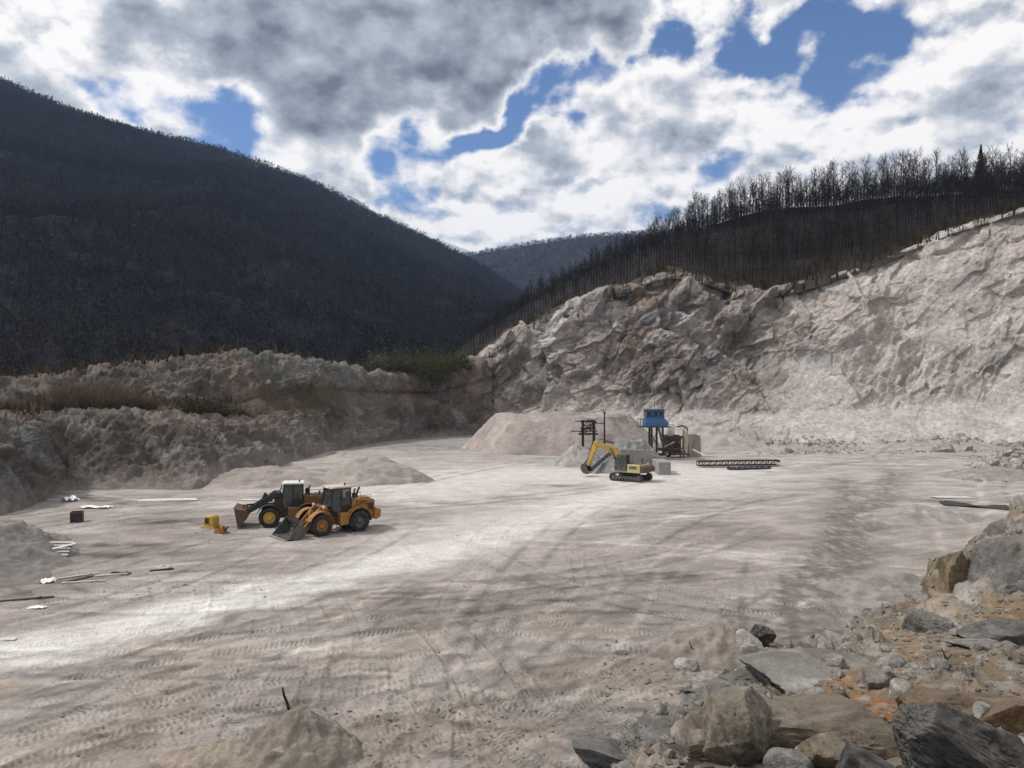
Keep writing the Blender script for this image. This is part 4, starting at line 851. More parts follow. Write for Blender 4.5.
# conveyor frames on the ground
def conveyor(px0, py0, px1, py1, label, w_, h_):
    a = Vector((*on_floor(px0, py0),)); b = Vector((*on_floor(px1, py1),)); d = b - a; t = thing('conveyor_frame', label, 'conveyor frame', a, math.atan2(d.y, d.x)); Ln = math.hypot(d.x, d.y)
    m = MB()
    for y in (-w_ / 2, w_ / 2): m.box((Ln / 2, y, h_ * .85), (Ln, .09, .1)); m.box((Ln / 2, y, h_ * .25), (Ln, .09, .1))
    k = 0
    while k * .8 < Ln - .4:
        for y in (-w_ / 2, w_ / 2): m.bar((k * .8, y, h_ * .25), (k * .8 + .8, y, h_ * .85), .05, .05); m.box((k * .8, y, h_ * .5), (.06, .07, h_ * .7))
        m.box((k * .8, 0, h_ * .25), (.06, w_, .06)); k += 1
    m.build('girder', M['black'], t)
    m = MB(); m.box((Ln / 2, 0, h_ * .92), (Ln * .98, w_ * .9, .04)); m.build('belt', M['rubber'], t)
    m = MB(); 
    for x in (.1, Ln - .1): m.tube([(x, -w_ * .5, h_ * .8), (x, w_ * .5, h_ * .8)], .17, 10)
    m.build('drum', M['grey_steel'], t, smooth=True)
    return t
conveyor(698, 467, 778, 466, 'longer black conveyor frame lying on the pale yard', 1.0, .95)
conveyor(728, 469.5, 770, 468.5, 'shorter black conveyor frame lying in front of the longer one', .5, .42)

for k, (px0, py0, px1, py1, Y, w_, mt_, lab) in enumerate(((658, 450, 672, 452, 108, .3, 'black', 'thick black steel beam lying under the blue cabin stair'), (662, 452, 682, 449, 110, .2, 'rust', 'rusty girder lying across the foot of the stone crusher'), (668, 446, 676, 454, 109, .22, 'black', 'short black beam propped against the crusher foot'), (672, 455, 690, 454.5, 109, .16, 'rust', 'thin rusty rail lying in front of the timber posts'))):
    m = MB(); a, b = P3(px0, py0, Y), P3(px1, py1, Y); a.z = max(a.z, .1); b.z = max(b.z, .1); m.bar(a, b, w_, w_ * .3); m.bar(a + Vector((0, 0, w_ * .5)), b + Vector((0, 0, w_ * .5)), w_ * .2, w_); m.bar(a + Vector((0, 0, w_)), b + Vector((0, 0, w_)), w_, w_ * .3); tag(m.build('scrap_beam', M[mt_]), lab, 'steel beam')
for k, (px, py, lab) in enumerate(((661, 456, 'worn black tyre lying flat by the concrete end block'), (668, 457.5, 'worn black tyre leaning near the crusher foot'))):
    X, Y = gp(px, py); m = MB(); m.lathe([(.32, -.16), (.5, -.2), (.62, -.14), (.64, 0), (.62, .14), (.5, .2), (.32, .16), (.32, -.16)], (0, 0, .2 if k == 0 else .58), 24, 'z' if k == 0 else 'y'); o = m.build('old_tyre', M['rubber'], smooth=True); o.location = (X, Y, fz(X, Y)); o.rotation_euler = (R(-14) if k else 0, 0, .5); tag(o, lab, 'tyre')
# ------------------------------------------------------------------ trees
def tubes_np(segs, n=3):
    """segs: array rows (x0,y0,z0,r0,x1,y1,z1,r1) -> triangles of n-sided tubes"""
    A = np.array(segs, np.float32); a, ra, b, rb = A[:, :3], A[:, 3], A[:, 4:7], A[:, 7]
    d = b - a; d /= np.linalg.norm(d, axis=1)[:, None] + 1e-9; h = np.where(np.abs(d[:, 2:3]) > .9, [[1, 0, 0]], [[0, 0, 1]]); u = np.cross(d, h); u /= np.linalg.norm(u, axis=1)[:, None] + 1e-9; v = np.cross(d, u)
    V = []
    for k in range(n):
        w_ = u * math.cos(2 * math.pi * k / n) + v * math.sin(2 * math.pi * k / n); V += [a + w_ * ra[:, None], b + w_ * rb[:, None]]
    V = np.stack(V, 1); m = 2 * n; F_ = []
    for k in range(n): q = (k + 1) % n; F_.append([2 * k, 2 * q, 2 * q + 1, 2 * k + 1])
    F_ = (np.arange(len(A))[:, None, None] * m + np.array(F_)[None]).reshape(-1, 4)
    return V.reshape(-1, 3), F_
def gen_tree(seed, h, twigs=6, subs=5, mains=14, tw=.026, spread=.36, low=.32):
    r = np.random.default_rng(seed); trunk, br = [], []
    p = np.zeros(3); pts = [p.copy()]; lean = r.normal(0, .03, 2); N_ = 8
    for k in range(N_): p = p + np.array([*(lean + r.normal(0, .035, 2)), 1]) * h * .93 / N_; pts.append(p.copy())
    r0 = .016 * h
    for k in range(N_): trunk.append([*pts[k], r0 * (1 - k / N_) + .03, *pts[k + 1], r0 * (1 - (k + 1) / N_) + .03])
    def grow(p, d, L, rad, lev):
        q = p
        for k in range(2):
            d = d + np.array([*r.normal(0, .12, 2), .12]); d /= np.linalg.norm(d); n_ = q + d * L / 2
            br.append([*q, rad * (1 - k * .35), *n_, rad * (.65 - k * .3)]); q0, q = q, n_
            if lev < 2:
                for j in range((subs if lev == 0 else twigs) // 2 + (r.random() < .5)):
                    e = d + r.normal(0, .55, 3); e[2] = abs(e[2]) * .7 + .25; e /= np.linalg.norm(e); s0 = q0 + (q - q0) * r.uniform(.3, 1)
                    grow(s0, e, L * r.uniform(.4, .62), max(tw * .8, rad * .5), lev + 1)
    for k in range(mains):
        f = low + (1 - low) * (k + r.random()) / mains; i = min(int(f * N_), N_ - 1); s0 = pts[i] + (pts[i + 1] - pts[i]) * (f * N_ - i)
        an = k * 2.4 + r.normal(0, .4); up = .9 + f * .8; d = np.array([math.cos(an), math.sin(an), up]); d /= np.linalg.norm(d)
        grow(s0, d, h * spread * (1.25 - .75 * f) * r.uniform(.8, 1.2), max(tw, .006 * h * (1.2 - f)), 0)
    return trunk, br
variants = []
for k, (h, kw) in enumerate(((12, {}), (11, dict(spread=.26, low=.45)), (13, dict(low=.5, spread=.25)), (10, dict(spread=.33, low=.25)), (12, dict(spread=.24, low=.55, mains=10)), (11.5, dict(spread=.3, low=.4, mains=15)))):
    tk, br = gen_tree(200 + k, h, **kw)
    V1, F1 = tubes_np(tk, 6); V2, F2 = tubes_np(br, 3)
    variants.append((V1, F1, V2, F2))
tree_meshes = [None] * len(variants)
LAB_TREE = 'bare leafless tree standing against the sky along the crest of the wooded hill'
def hill_at(px, f):
    i = int(np.clip(np.searchsorted(PXH, px), 0, len(PXH) - 1)); return PH[i, int(np.clip(f, 0, 1) * 129)]
r3 = np.random.default_rng(8)
for k in range(288):
    px = 474 + (1065 - 474) * (k + r3.uniform(-.9, .9)) / 287; f = np.clip(.79 + abs(r3.normal(0, .05)) * r3.choice([-1, .6]), .66, .855); v = int(r3.integers(len(variants)))
    p = hill_at(px, f); sc = r3.uniform(.62, 1.15) * np.interp(px, [470, 620, 720], [.62, .72, 1.0])
    if tree_meshes[v] is None:
        t = thing('bare_tree', LAB_TREE, 'tree', group='bare trees along the hill crest'); a = mesh_np('trunk', variants[v][0], variants[v][1], M['bark'], parent=t); b = mesh_np('crown', variants[v][2], variants[v][3], M['twig'], parent=t, smooth=False); tree_meshes[v] = t
    else: t = dup(tree_meshes[v])
    t.location = (p[0], p[1], p[2] - .25); t.rotation_euler = (0, 0, r3.uniform(0, 6.28)); t.scale = (sc * r3.uniform(.85, 1.1), sc * r3.uniform(.85, 1.1), sc)
# conifer on the crest
def conifer(h, seed, rad=.2):
    r = np.random.default_rng(seed); V, F_ = [], []
    for k in range(1500):
        f = r.random() ** .8; z = h * (.08 + .9 * f); R_ = h * rad * (1 - f) * r.uniform(.35, 1.1) + .12; an = r.uniform(0, 6.28); w_ = r.uniform(.1, .26)
        c = np.array([math.cos(an) * R_, math.sin(an) * R_, z - R_ * .3]); i = np.array([math.cos(an) * R_ * .35, math.sin(an) * R_ * .35, z]); s_ = np.array([-math.sin(an), math.cos(an), r.normal(0, .3)]) * w_
        n = len(V); V += [i, c + s_, c - s_ + [0, 0, -.1]]; F_.append([n, n + 1, n + 2])
    return np.array(V), np.array(F_)
def put_conifer(p, h, seed, label, rad=.2):
    t = thing('pine_tree', label, 'tree', (p[0], p[1], p[2] - .2)); V, F_ = conifer(h, seed, rad); mesh_np('crown', V, F_, M['needle'], parent=t, smooth=False)
    m = MB(); m.tube([(0, 0, 0), (0, 0, h * .5), (0, 0, h * .97)], [.22, .14, .02], 7); m.build('trunk', M['bark'], t)
put_conifer(hill_at(981, .80), 15.5, 3, 'dark dense conifer rising above the bare trees on the hill crest')
bc_ = P3(181, 363, 123); put_conifer((bc_.x, 123, zp(366, 123)), 3.4, 5, 'small dark evergreen on the crest of the earth bank', .3)

# hillside wood under the crest: nobody could count it
def scatter_trees(name, base, pts, scl, cols, mat, keep=1.0, seed=1):
    """base: list of (V, F) prototypes; one merged mesh"""
    r = np.random.default_rng(seed); VV, FF, CC = [], [], []; off = 0; who = r.integers(len(base), size=len(pts))
    for b in range(len(base)):
        ix = np.flatnonzero(who == b); V, F_ = base[b]
        if not len(ix): continue
        an = r.uniform(0, 6.28, len(ix)); ca, sa = np.cos(an), np.sin(an); s_ = scl[ix]
        X = (V[None, :, 0] * ca[:, None] - V[None, :, 1] * sa[:, None]) * s_[:, None] + pts[ix, 0:1]; Y = (V[None, :, 0] * sa[:, None] + V[None, :, 1] * ca[:, None]) * s_[:, None] + pts[ix, 1:2]; Zz = V[None, :, 2] * s_[:, None] + pts[ix, 2:3]
        VV.append(np.stack([X, Y, Zz], -1).reshape(-1, 3)); FF.append((F_[None] + (np.arange(len(ix)) * len(V))[:, None, None]).reshape(-1, F_.shape[1]) + off); CC.append(np.repeat(cols[ix], len(V), 0)); off += len(ix) * len(V)
    return tag(mesh_np(name, np.concatenate(VV), np.concatenate(FF), mat, np.concatenate(CC), smooth=False), kind='stuff')
def lite(seed, h, n_main=9, n_tw=3, tw=.05):
    r = np.random.default_rng(seed); V, F_ = [], []
    def blade(a, b, w_):
        d = b - a; s_ = np.cross(d, r.normal(size=3)); s_ /= np.linalg.norm(s_) + 1e-9; n = len(V); V.extend([a + s_ * w_, a - s_ * w_, b]); F_.append([n, n + 1, n + 2])
    for q in range(2): blade(np.zeros(3), np.array([r.normal(0, .3), r.normal(0, .3), h]), .18)
    for k in range(n_main):
        f = .3 + .65 * (k + r.random()) / n_main; a = np.array([0, 0, h * f]); an = r.uniform(0, 6.28); L = h * .34 * (1.2 - .7 * f); b = a + np.array([math.cos(an), math.sin(an), 1.3]) * L * .62; blade(a, b, tw * 1.3)
        for j in range(n_tw): s0 = a + (b - a) * r.uniform(.2, .9); blade(s0, s0 + (np.array([*r.normal(0, .6, 2), r.uniform(.3, 1.1)])) * L * .6, tw)
    return np.array(V), np.array(F_)
def tuft(seed, h, n, w_):
    r = np.random.default_rng(seed); V, F_ = [], []
    for k in range(n):
        d = r.normal(size=3); d /= np.linalg.norm(d); c = d * r.random() ** .4 * np.array([h * .34, h * .34, h * .42]) + [0, 0, h * .55]; g = r.normal(0, 1, (2, 3)) * w_; m_ = len(V); V += [c, c + g[0] + [0, 0, w_ * .5], c + g[1]]; F_.append([m_, m_ + 1, m_ + 2])
    m_ = len(V); V += [[-.2, 0, 0], [.2, 0, 0], [0, 0, h * .8]]; F_.append([m_, m_ + 1, m_ + 2]); return np.array(V), np.array(F_)
pts, n = [], 0
r4 = np.random.default_rng(18)
while len(pts) < 3400:
    px = r4.uniform(440, 1120); f = r4.uniform(.10, .85); p = hill_at(px, f)
    if f < .15 and r4.random() < .5: continue
    pts.append(p - [0, 0, .2])
pts = np.array(pts); fr = r4.random((len(pts), 1)); cols = np.array([.019, .0155, .015]) * (.6 + .9 * fr) + (r4.random((len(pts), 1)) < .06) * np.array([.04, .034, .015])
scatter_trees('hillside_wood', [lite(60 + k, 9 + k % 3, 10, 7, .04) for k in range(3)] + [tuft(160 + k, 8 + k % 3, 60, .16) for k in range(5)], pts, np.where(pts[:, 1] > 0, r4.uniform(.35, .95, len(pts)) * np.interp(pts[:, 0] / pts[:, 1] * FPX + CX, [470, 620, 720], [.75, .8, 1.0]), 1), cols, M['wood_far'])
pts = np.array([hill_at(r4.uniform(440, 1100), r4.uniform(.66, .85)) for k in range(2300)]); fr = r4.random((len(pts), 1))
scatter_trees('undergrowth', [lite(180 + k, 6, 10, 7, .04) for k in range(3)] + [tuft(190 + k, 6, 110, .15) for k in range(5)], pts, r4.uniform(.3, 1.15, len(pts)) * np.interp(pts[:, 0] / pts[:, 1] * FPX + CX, [470, 640, 760], [.7, .8, 1.0]), np.array([.022, .018, .016]) * (.6 + .9 * fr), M['wood_far'], seed=12)
# scrub along the turf edge above the face
pts = np.array([hill_at(r4.uniform(440, 1100), r4.uniform(.0, .13)) for k in range(900)]); fr = r4.random((len(pts), 1))
scatter_trees('undergrowth', [lite(80 + k, 2.2, 8, 5, .03) for k in range(4)], pts, r4.uniform(.4, 1.3, len(pts)), np.array([.05, .04, .025]) * (.6 + .9 * fr), M['wood_far'])

# far bare forest on the mountains
def mount_pts(P, n, seed, f0, f1, ymin=0):
    r = np.random.default_rng(seed); out = []
    nu, nv = P.shape[:2]; u = r.uniform(0, nu - 1.001, n * 3); v = r.uniform(f0, f1, n * 3) * (nv - 1.001); i, j = u.astype(int), v.astype(int); a, b = (u - i)[:, None], (v - j)[:, None]
    Q_ = P[i, j] * (1 - a) * (1 - b) + P[i + 1, j] * a * (1 - b) + P[i, j + 1] * (1 - a) * b + P[i + 1, j + 1] * a * b
    keep = r.random(len(Q_)) < np.clip(Q_[:, 1] / Q_[:, 1].max() + .38, 0, 1)          # even cover over the ground, not over the survey grid
    px = Q_[:, 0] / Q_[:, 1] * FPX + CX; Q_ = Q_[keep & (px > -60) & (px < 1080)]
    return Q_[:n]
def tone(Q_, seed, base, s=120):
    r = np.random.default_rng(seed); S = Q_.astype(np.float32); k = (.75 + .45 * r.random((len(Q_), 1))) * (1 + 1.1 * fbm(S, s, 5, .6, off=3)[:, None]); c = np.array(base)[None] * k
    ev = (r.random(len(Q_)) < np.clip(.03 + .5 * sstep(.2, .45, fbm(S, 90, 3, off=23)), 0, 1))[:, None]
    return np.where(ev, np.array([[.012, .017, .010]]) * (.6 + r.random((len(Q_), 1))), c)
tiny = [tuft(90 + k, 11, 18, .75) for k in range(6)]
Q1 = mount_pts(PM, 56000, 4, .02, .90); scatter_trees('mountain_forest', tiny, Q1 - [0, 0, .5], np.random.default_rng(4).uniform(.6, 1.25, len(Q1)) * np.clip(.30 + Q1[:, 1] / 1000, .4, 1.15), tone(Q1, 5, (.022, .0175, .0175)), M['wood_far'], seed=4)
Q2 = mount_pts(PR, 16000, 6, .2, .86); scatter_trees('mountain_forest', [tuft(120 + k, 14, 12, 1.2) for k in range(4)], Q2 - [0, 0, 4], np.random.default_rng(4).uniform(.7, 1.3, len(Q2)), tone(Q2, 7, (.034, .028, .03)), M['wood_far'], seed=6)

# ------------------------------------------------------------------ shrubs
def shrub(name, label, p, w_, h, n, seed, col, group=None, dense=0.0):
    r = np.random.default_rng(seed); V, F_, C = [], [], []
    for k in range(n):
        an, rr = r.uniform(0, 6.28), w_ * math.sqrt(r.random()) ; b = np.array([math.cos(an) * rr * .55, math.sin(an) * rr * .55, 0]); hh = h * r.uniform(.45, 1.05) * math.sqrt(max(.15, 1 - (rr / w_) ** 2 * .8))
        tip = np.array([math.cos(an) * rr * 1.35, math.sin(an) * rr * 1.35, hh]) + r.normal(0, .12 * h, 3); mid_ = (b + tip) / 2 + r.normal(0, .10 * h, 3); s_ = np.array([r.normal(), r.normal(), 0]); s_ = s_ / np.linalg.norm(s_) * r.uniform(.012, .022)
        cc = np.array(col) * r.uniform(.55, 1.5); m_ = len(V); V += [b + s_, b - s_, mid_ - s_ * .8, mid_ + s_ * .8, tip, tip]; F_ += [[m_, m_ + 1, m_ + 2, m_ + 3], [m_ + 3, m_ + 2, m_ + 4, m_ + 5]]; C += [cc] * 6
        for q in range(7):
            a = b + (tip - b) * r.uniform(.3, 1); e = a + r.normal(0, .15 * h, 3) + [0, 0, .04 * h]; m_ = len(V); V += [a + s_ * .7, a - s_ * .7, e, e + s_ * .3]; F_ += [[m_, m_ + 1, m_ + 2, m_ + 3]]; C += [cc] * 4
        if dense:
            for q in range(int(dense)):
                a = mid_ + (tip - mid_) * r.uniform(-.3, 1.1) + r.normal(0, .09 * h, 3); g = r.normal(0, 1, (2, 3)) * .12; m_ = len(V); V += [a, a + g[0], a + g[0] + g[1], a + g[1]]; F_ += [[m_, m_ + 1, m_ + 2, m_ + 3]]; C += [np.array(col) * r.uniform(.7, 1.6)] * 4
    o = mesh_np(name, np.array(V), np.array(F_), M['dry'], np.array(C), smooth=False, loc=p); return tag(o, label, 'shrub', group)
bank = np.array([v.co[:] for v in bpy.data.objects['earth_bank'].data.vertices]).reshape(len(PXB), 270, 3)
def bank_at(px, f): i = int(np.argmin(np.abs(PXB - px))); return bank[i, int(f * 269)]
BR = (.15, .112, .075)
for k, (px, f, w_, h, lab) in enumerate(((12, .52, 1.5, 1.6, None), (62, .50, 2.1, 2.9, None), (80, .49, 2.2, 3.2, None), (97, .50, 2.2, 3.3, None), (113, .48, 2.1, 3.0, None), (128, .50, 1.9, 2.6, None), (146, .49, 1.5, 1.7, None), (70, .58, 1.8, 2.4, None), (108, .57, 1.8, 2.2, None))):
    p = bank_at(px, f); shrub('dry_shrub', 'leafless brown shrub in the thicket on the bench of the earth bank', p - [0, 0, .15], w_ * 1.15, h * 1.35, 420, 40 + k, BR, 'brown shrubs on the bank bench')
for k, (px, f, w_, h, lab) in enumerate(((196, .46, 2.3, 2.5, 'dense dark olive shrub at the far end of the bank bench'), (214, .45, 2.0, 2.1, 'rounded olive brown shrub overlapping the dense dark one on the bench'), (233, .47, 1.7, 1.6, 'low thin brown shrub last in line on the bank bench'))):
    p = bank_at(px, f); shrub('dry_shrub', lab, p - [0, 0, .15], w_ * 1.15, h * 1.3, 520, 60 + k, (.06, .055, .032) if k < 2 else BR, None, 2)
OL = (.075, .07, .036)
for k, (px, Y, py, w_, h, lab) in enumerate(((380, 158, 378, 1.9, 4.2, 'tall pale round bush at the end of the olive thicket over the bank'), (400, 160, 381, 2.6, 4.8, 'broad olive bush beside the tall pale round bush'), (418, 162, 384, 3.2, 5.6, 'largest olive bush above the notch in the bank'), (434, 165, 384, 3.0, 5.4, 'dark bush hanging over the notch between bank and quarry face'), (448, 170, 378, 2.6, 4.2, 'low greenish bush at the near edge of the quarry face'), (462, 173, 370, 2.0, 3.0, 'small scrubby bush at the tip of the quarry face crest'))):
    shrub('bush', lab, (xp(px, Y), Y, zp(py, Y) - 1.0), w_ * 1.15, h * 1.3 + 1, 700, 70 + k, (.105, .095, .06) if k == 0 else OL, None, 5)
pts = []
for k in range(1500):
    px = r4.uniform(-60, 470); f = (r4.uniform(.42, .56) if r4.random() < .12 else r4.uniform(.79, .9)) if px < 240 else r4.uniform(.80, .92); pts.append(bank_at(px, f))
pts = np.array(pts); scatter_trees('undergrowth', [lite(150 + k, 1.1, 8, 4, .015) for k in range(4)], pts, r4.uniform(.4, 1.5, len(pts)), np.array([.075, .058, .036]) * (.6 + .9 * r4.random((len(pts), 1))), M['wood_far'], seed=9)
# ------------------------------------------------------------------ boulders and rubble
def boulder(label, pos, r, shape, col, seed, rot=(0, 0, 0), sub=5, group=None, name='boulder', tone=.45, mesh=None):
    if mesh is None:
        V, F_, c = rock_mesh(name, seed, sub, col, None, shape, r=1.0, tone=tone); o = mesh_np(name, V, F_, M['boulder'], c)
        o.data.set_sharp_from_angle(angle=R(35))
    else: o = bpy.data.objects.new(name, mesh); COL.objects.link(o)
    o.location = pos; o.scale = (r,) * 3; o.rotation_euler = tuple(R(a) for a in rot); return tag(o, label, 'boulder', group)
def PX(px, py, Y): return (xp(px, Y), Y, zp(py, Y))
DK, GY, LT, TN, WH = (.115, .113, .11), (.21, .205, .195), (.34, .33, .315), (.225, .185, .14), (.48, .46, .43)
# on the ledge, nearest first
NEAR = [
 ('big charcoal grey slanting slab of rock beside the orange soil hollow', PX(962, 752, 4.9), .54, (1.35, .75, .72), DK, 1, (6, 28, 14)),
 ('dark grey broken stone wedged under the slanting charcoal slab', PX(868, 772, 4.4), .26, (1.3, .9, .8), DK, 2, (10, 10, 30)),
 ('large brown block with a flat top split from the pale ledge', PX(808, 740, 5.7), .74, (1.5, .8, .62), TN, 3, (0, 4, 8)),
 ('tan flat faced block standing at the outer end of the brown block', PX(742, 738, 5.5), .40, (.8, .8, 1.0), (.27, .235, .19), 4, (8, -6, 20)),
 ('rounded cream stone at the foot of the brown block', PX(828, 750, 4.9), .22, (1.2, .9, .75), (.36, .30, .22), 5, (0, 8, 10)),
 ('pale grey rounded stone cut by the bottom edge below the brown block', PX(792, 765, 4.7), .17, (1.1, .9, .8), LT, 6, (0, 0, 40)),
 ('small pale stone lying in the orange soil hollow', PX(888, 769, 4.5), .13, (1.2, .9, .7), LT, 7, (0, 0, 0)),
 ('whitish sloping slab at the outer tip of the ledge', PX(690, 748, 6.6), .66, (1.5, .8, .5), LT, 8, (4, 22, 22)),
 ('blue grey flat slab at the lowest tip of the ledge', PX(628, 762, 6.6), .50, (1.6, .7, .35), (.20, .21, .21), 9, (0, 24, 25)),
 ('small dark round stone perched on the broken ledge edge', PX(703, 722, 6.6), .17, (1, .9, .9), DK, 10, (0, 0, 0)),
 ('broad dark and white streaked rock at the outer rim of the ledge', PX(800, 682, 8.5), .95, (1.5, .8, .50), (.20, .205, .20), 11, (0, 8, 20)),
 ('pale dusty slab on top of the ledge behind the brown block', PX(865, 680, 7.8), .92, (1.6, .9, .35), LT, 12, (0, 3, 0)),
 ('rust brown rock face beside the hollow behind the charcoal slab', PX(1000, 730, 6.0), .78, (1.2, .7, .62), (.19, .125, .07), 13, (0, 10, -10)),
 ('pale beige boulder sticking out over the yard at the ledge rim', PX(882, 628, 10.6), .42, (1.5, .9, .62), (.42, .37, .31), 14, (0, -14, 12)),
 ('rounded grey boulder resting below the tall outcrop', PX(934, 630, 9.8), .36, (1, .9, 1), GY, 15, (0, 0, 20)),
 ('upright tan cleft pillar on the outer side of the tall outcrop', PX(951, 606, 11.0), .78, (.62, .7, 1.2), (.25, .19, .12), 16, (0, 8, 0)),
 ('tall grey outcrop block rising over the pale ledge', PX(1005, 604, 10.8), 1.15, (1.0, .9, 1.05), (.20, .19, .18), 17, (0, -12, 10)),
 ('upper grey crag of the outcrop jutting against the yard', PX(1022, 548, 11.6), .78, (1.1, .9, 1.0), (.22, .205, .19), 18, (0, -20, 30)),
 ('dark flat tongue of rock jutting from the outcrop over the yard', PX(972, 563, 11.4), .42, (1.5, .7, .32), (.14, .13, .12), 19, (0, -8, 0)),
 ('smooth dark grey stone at the base of the tall outcrop', PX(1010, 634, 9.3), .45, (1.3, .8, .6), (.12, .12, .12), 20, (0, 0, 0)),
 ('narrow pale flake lying at the base of the outcrop', PX(985, 641, 9.0), .35, (1.7, .6, .25), LT, 21, (0, 6, 15)),
]
for lab, pos, r_, shp, col, sd_, rot in NEAR: boulder(lab, (pos[0], pos[1] + .12 * r_, pos[2] - .16 * r_), r_, shp, col, sd_, rot, 6 if r_ > .35 else 5)
boulder('white boulder sitting on the brown dirt heap', PX(748, 643, 29.4), .66, (1.15, .8, .8), (.56, .54, .51), 31, (0, 10, 15), tone=.15)
boulder('dark angular rock leaning behind the white boulder on the dirt heap', PX(763, 636, 30.3), .68, (1, .8, .8), (.06, .055, .05), 32, (0, 0, 30))
X, Y = gp(688, 668); boulder('whitish domed stone half buried beside the brown dirt heap', (X, Y, .12), .5, (1.1, .9, .6), WH, 33, (0, 0, 0), tone=.25)
X, Y = gp(280, 765); boulder('pale flat stone at the foot of the heap with the stick', (X, Y, .35), .36, (1.1, .8, .7), (.36, .33, .29), 34, (0, 12, 0), tone=.2)
X, Y = gp(278, 742); boulder('small pale stone bedded in the side of the heap with the stick', (X, Y, .55), .22, (1.3, .8, .6), (.36, .33, .29), 35, (0, 0, 0), 4, tone=.2)
X, Y = gp(500, 762)
protos = []
for k in range(7):
    V, F_, c = rock_mesh('boulder', 50 + k, 4, (.36, .335, .31), None, (1, .8 + .1 * (k % 3), .7 + .08 * (k % 4)), tone=.4); me_o = mesh_np('boulder', V, F_, M['boulder'], c); me_o.data.set_sharp_from_angle(angle=R(35)); protos.append(me_o.data); bpy.data.objects.remove(me_o)
r5 = np.random.default_rng(77)
def spill(n, px0, px1, py0, py1, rmin, rmax, lab, grp, hump=0.0, pc=None):
    for k in range(n):
        px, py = r5.uniform(px0, px1), py0 + (py1 - py0) * r5.random() ** 1.2; X, Y = gp(px, py); rr = rmin + (rmax - rmin) * r5.random() ** 3
        q = (px - px0) / (px1 - px0); zz = hump * max(0, 1 - abs(q - (pc if pc is not None else .5)) * 2.0) * (1 - (py - py0) / (py1 - py0)) 
        boulder(lab, (X, Y, fz(X, Y) + zz + rr * .25), rr, None, None, 0, (r5.uniform(-25, 25), r5.uniform(-25, 25), r5.uniform(0, 360)), group=grp, mesh=protos[int(r5.integers(7))])
spill(62, 905, 1030, 436, 452, .35, 1.5, 'pale broken block in the rubble pile at the foot of the quarry face', 'blocks at the foot of the quarry face', 2.2, .35)
spill(34, 765, 850, 440, 453, .3, .95, 'block in the low rubble apron in front of the pale spoil fan', 'blocks in front of the pale spoil fan', 1.2)
spill(58, 975, 1060, 458, 481, .3, .95, 'angular block in the separate rubble heap on the yard', 'blocks in the rubble heap on the yard', 1.8, .7)
for lab, px, py, rr in (('largest block of the rubble at the foot of the quarry face', 944, 452, 1.7), ('second large pale block beside the largest one below the quarry face', 958, 447, 1.35), ('whitish block at the front of the rubble heap on the yard', 992, 466, 1.1), ('squat pale block topmost in the rubble at the foot of the quarry face', 938, 440, 1.3), ('long pale block below the quarry face beyond the second large one', 974, 449, 1.2), ('grey block half way along the rubble toward the photo edge', 1003, 447, 1.3), ('big angular block at the photo edge of the yard rubble heap', 1014, 470, 1.2)):
    X, Y = gp(px, py); boulder(lab, (X, Y, fz(X, Y) + rr * .35), rr, None, None, 0, (10, 5, 70), mesh=protos[len(lab) % 7])
for k in range(64):
    u_, v_ = int(r5.integers(int(np.searchsorted(PXL, 600)), int(np.searchsorted(PXL, 1040)))), int(r5.uniform(.14, .72) * 399); p = LEDGE[u_, v_]; rr = .05 + .17 * r5.random() ** 2.2
    boulder('angular fist to head sized stone loose on the brown and grey ledge', (p[0], p[1], p[2] + rr * .15), rr, None, None, 0, (r5.uniform(-30, 30), r5.uniform(-30, 30), r5.uniform(0, 360)), group='loose stones on the ledge', mesh=protos[int(r5.integers(7))])
# loose small stone: uncountable
def rubble(name, P_, S_, cols, seed, n_proto=6):
    base = []
    for k in range(n_proto):
        r = np.random.default_rng(seed * 31 + k); bm = bmesh.new(); bmesh.ops.create_icosphere(bm, subdivisions=1, radius=1)
        V = np.array([v.co[:] for v in bm.verts]) * r.uniform(.6, 1.15, (len(bm.verts), 1)) * np.array([1, r.uniform(.6, 1), r.uniform(.4, .8)]); F_ = np.array([[v.index for v in f.verts] for f in bm.faces]); bm.free(); base.append((V, F_))
    return scatter_trees(name, base, P_, S_, cols, M['boulder'], seed=seed)
n = 9000; u = r5.integers(0, len(PXL), n * 2); v = (r5.uniform(.08, .80, n * 2) * 399).astype(int); Pn = LEDGE[u, v]; kp = (Pn[:, 2] > 3) & (fbm(Pn.astype(np.float32), .7, 3, off=5) + r5.normal(0, .15, len(Pn)) > -.02); Pn = Pn[kp]
S_ = .012 + .05 * r5.random(len(Pn)) ** 4
C_ = np.array([.30, .285, .26]) * (.45 + 1.0 * r5.random((len(Pn), 1))) * np.where(r5.random((len(Pn), 1)) < .25, [[1, .78, .55]], [[1, 1, 1]])
rubble('rubble', Pn, S_, C_, 3)
Pn, S_ = [], []
